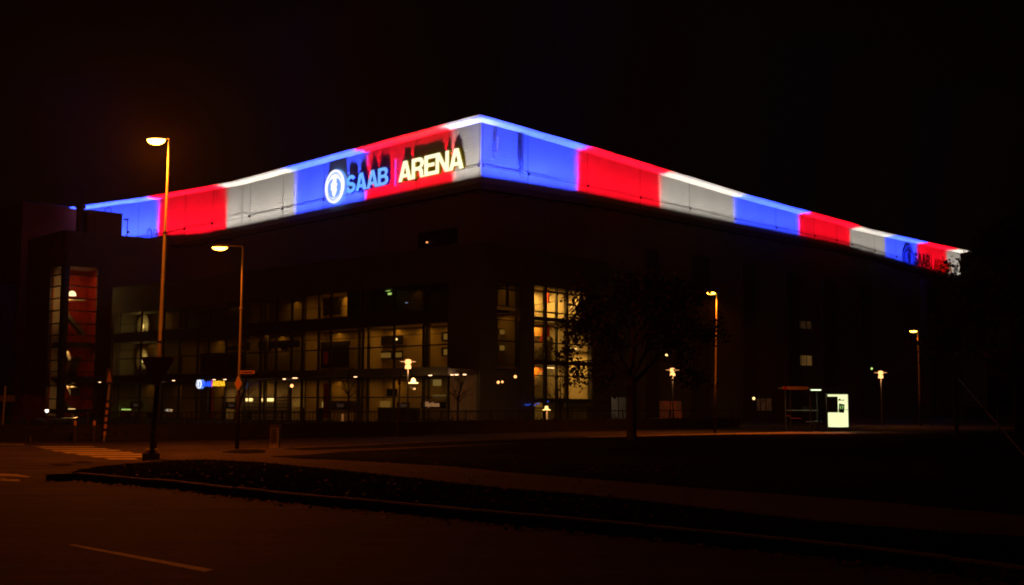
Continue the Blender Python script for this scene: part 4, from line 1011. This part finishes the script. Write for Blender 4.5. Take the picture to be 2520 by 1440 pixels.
# ------------------------------------------------------------------ STREET LAMPS
SOD = (1.0, .15, .006)
def street_lamp(px_head, y_head, px_base, px_top, D, label, power, point=True, lens=LENS, headlen=.56):
    base = Vector(((px_base - CX) / 2912 * D, D, 0)); hp_ = atY(px_head, y_head, D); tp = atY(px_top, y_head + 3, D)
    e = empty('street_lamp', base, label, 'street lamp', 'street lamps along the road')
    H = tp.z
    MB().tube([base, base.lerp(tp, .35), base.lerp(tp, .351), base.lerp(tp, .7), base.lerp(tp, .701), tp], [.075, .07, .055, .05, .04, .035], 10).build('pole', POLE if D < 40 else POLE2, e, smooth=True)
    m_ = MB(); 
    for k in (.35, .7): c = base.lerp(tp, k); m_.tube([c - Vector((0, 0, .04)), c + Vector((0, 0, .04))], .085 if k < .5 else .062, 10)
    m_.build('pole_collars', GALV, e)
    dx = hp_.x - tp.x
    MB().tube([tp, tp + Vector((0, 0, .06)), Vector((hp_.x - math.copysign(headlen * .3, dx), D, hp_.z + .08))], .025, 6).build('arm', POLE2, e)
    # head: flattened shell with glowing bowl below
    sh = MB(); bo = MB(); n = 12
    def shell(mb, up, sc=1.0, z0=0):
        k = len(mb.v); rows_ = 5
        for i in range(rows_ + 1):
            ph = math.pi / 2 * i / rows_; rr = math.cos(ph); zz = math.sin(ph) * ((.05 if headlen > .58 else .09) if up else (-.17 if headlen > .58 else -.11)) * sc
            for j in range(n):
                th = 2 * math.pi * j / n; mb.v.append(Vector((hp_.x + math.cos(th) * headlen / 2 * rr * sc, D + math.sin(th) * .15 * rr * sc, hp_.z + z0 + zz)))
        for i in range(rows_):
            for j in range(n):
                a = k + i * n + j; b_ = k + i * n + (j + 1) % n; mb.f.append([a, b_, b_ + n, a + n])
    shell(sh, True, 1.04, .015); shell(bo, False, 1.0)
    sh.build('lamp_head', METAL, e, smooth=True); bo.build('lamp_bowl', lens, e, smooth=True)
    if point: light('POINT', 'lamp_light', (hp_.x, D, hp_.z - .32), power, SOD, e, size=.12)
    else: light('SPOT', 'lamp_light', (hp_.x, D - .1, hp_.z - .2), power, SOD, e, size=.12, target=(hp_.x - .5, D - .6, 0), spot=R(140), blend=.6)
    return e
street_lamp(383, 346, 384, 415, 37.7, 'tallest street lamp, blazing orange in front of the left facade', 2600, lens=em('blazing sodium lens', (1, .52, .045), 40), headlen=.6)
street_lamp(540, 611, 586, 597, 41.6, 'street lamp carrying the yellow diamond sign', 500, point=False, headlen=.55)
street_lamp(1750, 719, 1758, 1763, 64.7, 'street lamp left of the bus shelter', 1800, point=False, headlen=.5)
street_lamp(2247, 812, 2263, 2258, 88, 'street lamp right of the bus shelter', 350, point=False, headlen=.55)
# lantern lamps
def lantern(px, y, D, label, power=60):
    q = atY(px, y, D); base = (q.x, D, 0); e = empty('lantern_lamp', base, label, 'lantern lamp', 'lantern lamps before the arena'); b_ = Vector(base); z = q.z
    MB().tube([b_, b_ + Vector((0, 0, z - .3))], [.06, .045], 8).build('pole', METAL, e)
    MB().lathe(b_, [(.17, z - .3), (.19, z - .26), (.16, z - .06), (.03, z - .02)], 14).build('lower_glass', LENS2, e)
    MB().lathe(b_, [(.16, z + .0), (.19, z + .04), (.17, z + .24), (.04, z + .27)], 14).build('upper_glass', LENS2, e)
    MB().lathe(b_, [(.47, z + .12), (.48, z + .135), (.2, z + .15)], 20).build('disc_cap', em('glowing disc rim', (1, .42, .14), 1.4), e)
    light('POINT', 'lantern_light', b_ + Vector((0, -.3, z - .45)), power, (1, .45, .15), e, size=.15)
lantern(1004, 896, 71, 'lantern lamp with disc cap in front of the foyer canopy')
lantern(1655, 914, 86, 'lantern lamp with disc cap above the red lit window')
lantern(2167, 919, 92, 'lantern lamp with disc cap between bus shelter and tall lamp')
def glow(px, y, D, r, m, label, power=0, name='wall_lamp', sh='ball'):
    q = atY(px, y, D); e = empty(name, q, label, 'lamp', 'small lamps on the arena walls')
    MB().lathe(q, [(r * .3, -r), (r * .9, -r * .5), (r, 0), (r * .8, r * .6), (r * .2, r)], 12).build('lamp_glass', m, e, smooth=True)
    MB().tube([q + Vector((0, .1, r)), q + Vector((0, .1, r + .25)), q + Vector((0, .6, r + .25))], .03, 5).build('lamp_bracket', METAL, e)
    if power: light('POINT', 'small_lamp_light', q + Vector((0, -.25, -r)), power, (1, .5, .18), e, size=.1)
glow(718, 951, 92, .13, LENS2, 'bare oval lamp hung under the canopy by the glass block wall', 12)
q = atY(1017, 941, 86); e_ = empty('shaded_lamp', q, 'half dome lamp with a flat glowing brim left of the ticket office', 'lamp')
MB().lathe(q, [(.34, -.1), (.36, -.04), (.16, .0), (.17, .12), (.10, .26), (.03, .3)], 16).build('shade', em('hot lamp shade', (1, .55, .17), 5), e_, smooth=True)
MB().tube([q + Vector((0, 0, .3)), q + Vector((0, .0, .75))], .02, 5).build('hanger', METAL, e_)
light('POINT', 'shaded_light', q - Vector((0, .2, .3)), 40, (1, .5, .17), e_, size=.1)
glow(1226, 941, 84, .10, LENS2, 'left of the pair of orange lamps right of the building corner'); glow(1236, 940, 84.4, .08, LENS2, 'right of the pair of orange lamps right of the building corner')
glow(1268, 927, 88, .11, LENS2, 'pinkish lamp beside the tall stair window')
glow(1640, 873, 108, .11, TUBE, 'tiny yellow lamp high on the wall above the red lit window'); glow(2145, 905, 130, .12, GREENL, 'tiny greenish lamp left of the far lantern')
glow(1855, 979, 118, .13, TUBE, 'tiny lamp over the dim red window')
q = atY(1345, 1010, 85); e_ = empty('garden_lamp', (q.x, q.y, 0), 'mushroom shaped glowing lamp below the stair window', 'lamp')
MB().lathe(q, [(.3, 0), (.28, .05), (.12, .12), (.12, .28), (.05, .32)], 16).build('lamp_cap', em('glowing mushroom cap', (1, .55, .16), 2.5), e_, smooth=True)
MB().tube([Vector((q.x, q.y, 0)), q], .09, 10).build('stem', em('glowing stem', (.45, .2, .06), 1), e_)
light('POINT', 'garden_light', q + Vector((0, -.3, -.1)), 25, (1, .5, .15), e_, size=.1)

# ------------------------------------------------------------------ SIGNS, POSTS
# give way sign
D = 32.8; gx = (376 - CX) / 2912 * D; tx = (388 - CX) / 2912 * D
e_ = empty('give_way_sign', (gx, D, 0), 'large triangular give way sign on a thick pole, foreground left', 'road sign')
MB().tube([(gx, D, 0), (tx, D, 2.45)], .07, 12).build('pole', METAL, e_, smooth=True)
b_ = MB().lathe((gx, D, 0), [(.24, 0), (.24, .2), (.18, .3), (.12, .34)], 14); b_.build('base', CONC, e_)
SF = Frame((tx, D - .09), (1, 0), (0, -1)); zt = 1.6 + 112 / 2912 * D; w2 = .46
def tri(w, h, zt_, rr=.05): return [(-w + rr, zt_), (w - rr, zt_), (w, zt_ - rr * .6), (w - .01, zt_ - rr * 1.6), (.03, zt_ - h + .01), (-.03, zt_ - h + .01), (-w + .01, zt_ - rr * 1.6), (-w, zt_ - rr * .6)]
pl = MB().prism(tri(w2, .84, zt), SF, 0, -.02, 0).build('plate', mat('red sign enamel', (.30, .02, .015), .5), e_)
MB().prism(tri(w2 - .13, .60, zt - .075), SF, 0, .002, .005).build('sign_face', mat('yellow sign enamel', (.33, .17, .03), .5), pl)
# priority diamond and direction plate on the second street lamp
D = 41.6 - .12; x = (585.5 - CX) / 2912 * D; zc = 1.6 + (993 - 946) / 2912 * D; DF = Frame((x, D), (1, 0), (0, -1))
e_ = empty('priority_sign', (x, D, zc), 'orange lit diamond sign edge on to its lamp pole', 'road sign')
pl = MB().prism([(-.14, 0), (0, .26), (.14, 0), (0, -.26)], DF, zc, 0, .02).build('plate', mat('white sign enamel', (.6, .6, .55), .5), e_)
MB().prism([(-.11, 0), (0, .21), (.11, 0), (0, -.21)], DF, zc, .022, .026).build('sign_face', mat('bright yellow enamel', (.65, .33, .02), .5), pl)
zc = 1.6 + (993 - 918) / 2912 * D; x2 = (608 - CX) / 2912 * D
e_ = empty('direction_sign', (x2, D, zc), 'narrow rounded street name plate high on the lamp pole', 'road sign'); DF = Frame((x2, D), (1, 0), (0, -1))
MB().prism([(-.26, -.06), (.22, -.06), (.27, 0), (.22, .06), (-.26, .06)], DF, zc, 0, .02).build('plate', mat('yellow plate', (.5, .28, .05), .5), e_)
MB().fb(DF, -.2, .18, zc - .02, zc + .02, .022, .026).build('print_line', mat('dark print', (.1, .05, .03), .5), e_)
# crossing sign on striped pole
D = 49.0; xb = (259 - CX) / 2912 * D; xt = (268 - CX) / 2912 * D; zt = 1.6 + (993 - 945) / 2912 * D
e_ = empty('crossing_sign', (xb, D, 0), 'black and yellow striped pole with pedestrian crossing sign', 'road sign')
P0, P1 = Vector((xb, D, 0)), Vector((xt, D, zt)); YB = mat('yellow pole band', (.6, .38, .08), .5)
MB().tube([P0, P1], .045, 8).build('pole', GALV, e_)
for k in range(5): a = .1 + k * .105 * 1.15; MB().tube([P0.lerp(P1, a), P0.lerp(P1, a + .07)], .06, 8).build('yellow_band', YB, e_); MB().tube([P0.lerp(P1, a + .0705), P0.lerp(P1, a + .118)], .058, 8).build('black_band', BLACK, e_)
DF = Frame((xt + .02, D - .08), (1, 0), (0, -1)); 
pl = MB().fb(DF, -.14, .14, zt - .05, zt + .6, 0, .02).build('plate', mat('blue sign enamel', (.02, .03, .09), .5), e_)
MB().prism([(-.11, .04), (.11, .04), (0, .5)], DF, zt, .022, .026).build('sign_triangle', mat('pale sign triangle', (.35, .2, .05), .5), pl)
MB().tube([P1.lerp(P0, .12) + Vector((.25 * math.sin(a * .35), .0, -.35 + .35 * math.cos(a * .35))) for a in range(9)], .02, 5).build('round_sign_rim', METAL, e_)
# bollards, cabinet, posts
def bollard(px, D, h, label):
    x = (px - CX) / 2912 * D; e = empty('bollard', (x, D, 0), label, 'bollard', 'slim bollards by the crossing')
    MB().tube([(x, D, 0), (x, D, h - .2)], .05, 10).build('post', METAL, e); MB().tube([(x, D, h - .2), (x, D, h - .04), (x, D, h)], [.06, .06, .03], 10).build('reflector_cap', YB, e)
bollard(187, 48.6, .86, 'slim bollard, left one by the zebra crossing'); bollard(234, 48.6, .86, 'slim bollard, right one nearest the striped pole')
D = 42; x = (679 - CX) / 2912 * D
e_ = empty('utility_cabinet', (x, D, 0), 'narrow grey utility cabinet right of the diamond sign pole', 'cabinet')
MB().box((x, D, .42), (.3, .3, .64)).build('body', mat('cabinet green grey', (.20, .18, .14), .6), e_); MB().box((x, D, .79), (.34, .34, .06)).build('cap', METAL, e_); MB().box((x, D, .065), (.32, .32, .07)).build('plinth', CONC, e_); MB().box((x - .02, D - .155, .45), (.22, .008, .5)).build('door', METAL, e_)
D = 50; x = (8 - CX) / 2912 * D
e_ = empty('slim_post', (x, D, 0), 'slim pale marker post at the left edge', 'post'); MB().tube([(x, D, 0), (x + .06, D, 2.2)], .035, 8).build('shaft', GALV, e_); MB().lathe((x + .06, D, 2.2), [(.045, 0), (.045, .05), (.01, .08)], 8).build('cap', GALV, e_)
D = 50; x = (78 - CX) / 2912 * D - 0
e_ = empty('traffic_cone', (x * .93, 46.5, 0), 'small dark cone at the far side of the crossing', 'cone'); MB().lathe((x * .93, 46.5, 0), [(.13, 0), (.13, .04), (.07, .05), (.025, .28)], 10).build('cone_body', BLACK, e_)
# dim sign boards at the far left
q = atY(16, 984, 70); e_ = empty('site_board', (q.x, 70, 0), 'wide dim board on posts behind the left post', 'board'); MB().box((q.x - .3, 70, q.z), (1.6, .06, .36)).build('board_face', CREAM2, e_); [MB().tube([(x_, 70.06, 0), (x_, 70.06, q.z)], .03, 6).build('leg', METAL, e_) for x_ in (q.x - .8, q.x + .3)]
# tall thin pole by the fence before the foyer
D = 58; xb = (978 - CX) / 2912 * D; xt = (985 - CX) / 2912 * D
e_ = empty('banner_pole', (xb, D, 0), 'thin dark pole with a small hanging box before the foyer', 'pole')
MB().tube([(xb, D, 0), (xt, D, 3.2)], .04, 8).build('pole', METAL, e_); MB().tube([(xt - .05, D - .07, 2.5), (xt - .05, D - .07, 2.9)], .08, 8).build('hanging_box', BLACK, e_)
# stayed pole at the right
D = 58; xb = (2352 - CX) / 2912 * D
e_ = empty('stayed_pole', (xb, D, .1), 'dark wooden pole with a slanting stay wire, right side', 'pole')
MB().tube([(xb, D, .0), (xb, D, 3.1)], .1, 10).build('pole', BARK, e_); g = gz(2560, 1160, .12); MB().tube([(xb + .05, D, 3.0), (g.x, g.y, .1)], .012, 5).build('stay_wire', GALV, e_)
# dim billboard far right
D = 66; q = atY(2480, 915, D); e_ = empty('billboard', (q.x, D, 0), 'large dim billboard at the right edge', 'billboard')
MB().box((q.x + .2, D, q.z - .2), (2.9, .15, 3.2)).build('board_face', mat('faded board print', (.10, .07, .06), .8, noise=.5, nscale=1), e_); [MB().box((x_, D, .7), (.12, .12, 1.2)).build('leg', METAL, e_) for x_ in (q.x - .6, q.x + 1.2)]
[MB().box((q.x + .2, D, z_), (3.0, .2, .06)).build('frame_rail', METAL, e_) for z_ in (q.z + 1.43, q.z - 1.83)]

# ------------------------------------------------------------------ BUS SHELTER
D = 66.5; X = lambda px: (px - CX) / 2912 * D; Z = lambda py: 1.6 + (993 - py) / 2912 * D
bs = empty('bus_shelter', (X(2010), D, .1), 'glass bus shelter with orange roof edge on the far verge', 'bus shelter')
G0 = .105
m_ = MB(); m_.box(((X(1928) + X(2092)) / 2, D + .75, Z(953.5)), (X(2092) - X(1928) - .1, 1.7, .07)); m_.build('roof', METAL, bs)
MB().fb(Frame((X(1926), D - .12), (1, 0), (0, -1)), 0, X(1988) - X(1926), Z(957.5), Z(949.5), 0, .05).build('roof_edge_board', mat('orange roof board', (.45, .34, .22), .6), bs)
MB().fb(Frame((X(1926), D - .12), (1, 0), (0, -1)), 0, .2, Z(957.3), Z(949.7), .052, .056).build('red_emblem_plate', REDI, bs)
for px, dy in ((1945, 0), (1994, 0), (2026, 1.4), (2078, 0), (1947, 1.4), (2082, 1.5)):
    MB().box((X(px), D + dy, (G0 + Z(956)) / 2), (.06, .06, Z(956) - G0)).build('post', METAL, bs)
for x0, x1 in ((1949, 2024), (2028, 2080)):
    f_ = MB().box(((X(x0) + X(x1)) / 2, D + 1.46, 1.25), (X(x1) - X(x0), .012, 1.9)).build('glass_panel', GLASS, bs)
m_ = MB(); m_.box((X(1990), D + 1.42, 1.25), (X(2026) - X(1947), .03, .04)); m_.box((X(2013), D + 1.0, .62), (X(2034) - X(1996), .3, .04)); m_.build('bench_and_rail', GALV, bs)
MB().tube([(X(1948), D + 1.3, .95), (X(1955), D + 1.3, .92), (X(1962), D + 1.3, .8), (X(1985), D + 1.3, .78)], .02, 5).build('red_rail', REDI, bs)
MB().box(((X(1995) + X(2023)) / 2, D + .2, Z(958)), (X(2023) - X(1995), .1, .05)).build('tube_lamp', em('greenish tube', (.85, 1, .6), 2.2), bs)
light('AREA', 'shelter_light', (X(2009), D + .2, Z(959.5)), 11, (.85, 1, .6), bs, size=.7, sizey=.1, target=(X(2009), D + .2, 0))
ac = empty('advert_case', (X(2060), D, .1), 'glowing pale yellow advert case at the shelter end, numbered 17', 'advert case')
AF = Frame((X(2034), D - .25), (1, 0), (0, -1)); aw = X(2083) - X(2034); z0, z1 = Z(1048), Z(969)
n = 12; face = [(0.0, z0)] + [(aw * i / n, z0 - .015 * math.sin(math.pi * i / n)) for i in range(1, n)] + [(aw, z0), (aw + .0, z1), (0, z1)]
bx_ = MB().fb(AF, -.05, aw + .05, z0 - .06, z1 + .06, -.18, -.001).build('case', BLACK, ac)
MB().prism(face, AF, 0, 0, .02).build('lit_face', AD, ac)
light('AREA', 'case_light', AF.p(aw / 2, (z0 + z1) / 2, .1), 6, (.9, 1, .5), ac, size=aw, sizey=1.6, target=AF.p(aw / 2, (z0 + z1) / 2, 5))
tt = MB(); tt.fb(AF, X(2028.5) - X(2034), X(2055.5) - X(2034), Z(1013), Z(974), .2, .26); tt.build('timetable_back', BLACK, ac)
c2 = MB().prism([(X(2059.5) - X(2034), Z(1013)), (X(2073) - X(2034), Z(1014)), (X(2074.5) - X(2034), Z(993)), (X(2061) - X(2034), Z(991))], AF, 0, .03, .05).build('number_card', mat('dark card', (.02, .035, .02), .5), ac)
geo_on(AF, text_geo('17', .24, .01, .006), X(2061.5) - X(2034), Z(1004), .06, 1, em('green digits', (.35, .7, .18), 1), 'number', ac)
ln = MB()
for a, b2, y in ((2042, 2060, 1020), (2043, 2066, 1027), (2052, 2068, 1032), (2050, 2058, 1040), (2064, 2076, 1040)): ln.fb(AF, X(a) - X(2034), X(b2) - X(2034), Z(y + .5), Z(y), .021, .024)
ln.build('small_print', em('pale green print', (.6, .72, .2), .9), ac)
ln = MB(); ln.prism([(X(2059) - X(2034), Z(982)), (X(2064) - X(2034), Z(978)), (X(2066) - X(2034), Z(982.5)), (X(2073) - X(2034), Z(982)), (X(2073) - X(2034), Z(978)), (X(2074) - X(2034), Z(978)), (X(2074) - X(2034), Z(984)), (X(2060) - X(2034), Z(984))], AF, 0, .021, .024)
ln.fb(AF, X(2056) - X(2034), aw, Z(1007.2), Z(1006), .06, .08); ln.build('drawn_lines', BLACK, ac)
lb_ = empty('litter_bin', (X(2012), D + .3, .1), 'dark litter bin under the shelter bench', 'bin')
MB().lathe((X(2012), D + .25, G0), [(.14, 0), (.16, .05), (.17, .48), (.13, .5)], 14).build('bin_body', BLACK, lb_); MB().lathe((X(2012), D + .25, G0 + .505), [(.17, 0), (.17, .04), (.1, .07)], 14).build('bin_lid', METAL, lb_)

# ------------------------------------------------------------------ HAZE
hz = MB().box((0, 130, 19), (420, 330, 41.6)); hm = bpy.data.materials.new('night haze'); hm.use_nodes = True; t = hm.node_tree; t.nodes.clear()
o_ = t.nodes.new('ShaderNodeOutputMaterial'); pv = t.nodes.new('ShaderNodeVolumePrincipled'); pv.inputs['Density'].default_value = .0003
pv.inputs['Color'].default_value = (.95, .93, .9, 1); pv.inputs['Anisotropy'].default_value = .3
t.links.new(pv.outputs[0], o_.inputs['Volume'])
tag(hz.build('haze', hm), kind='stuff')
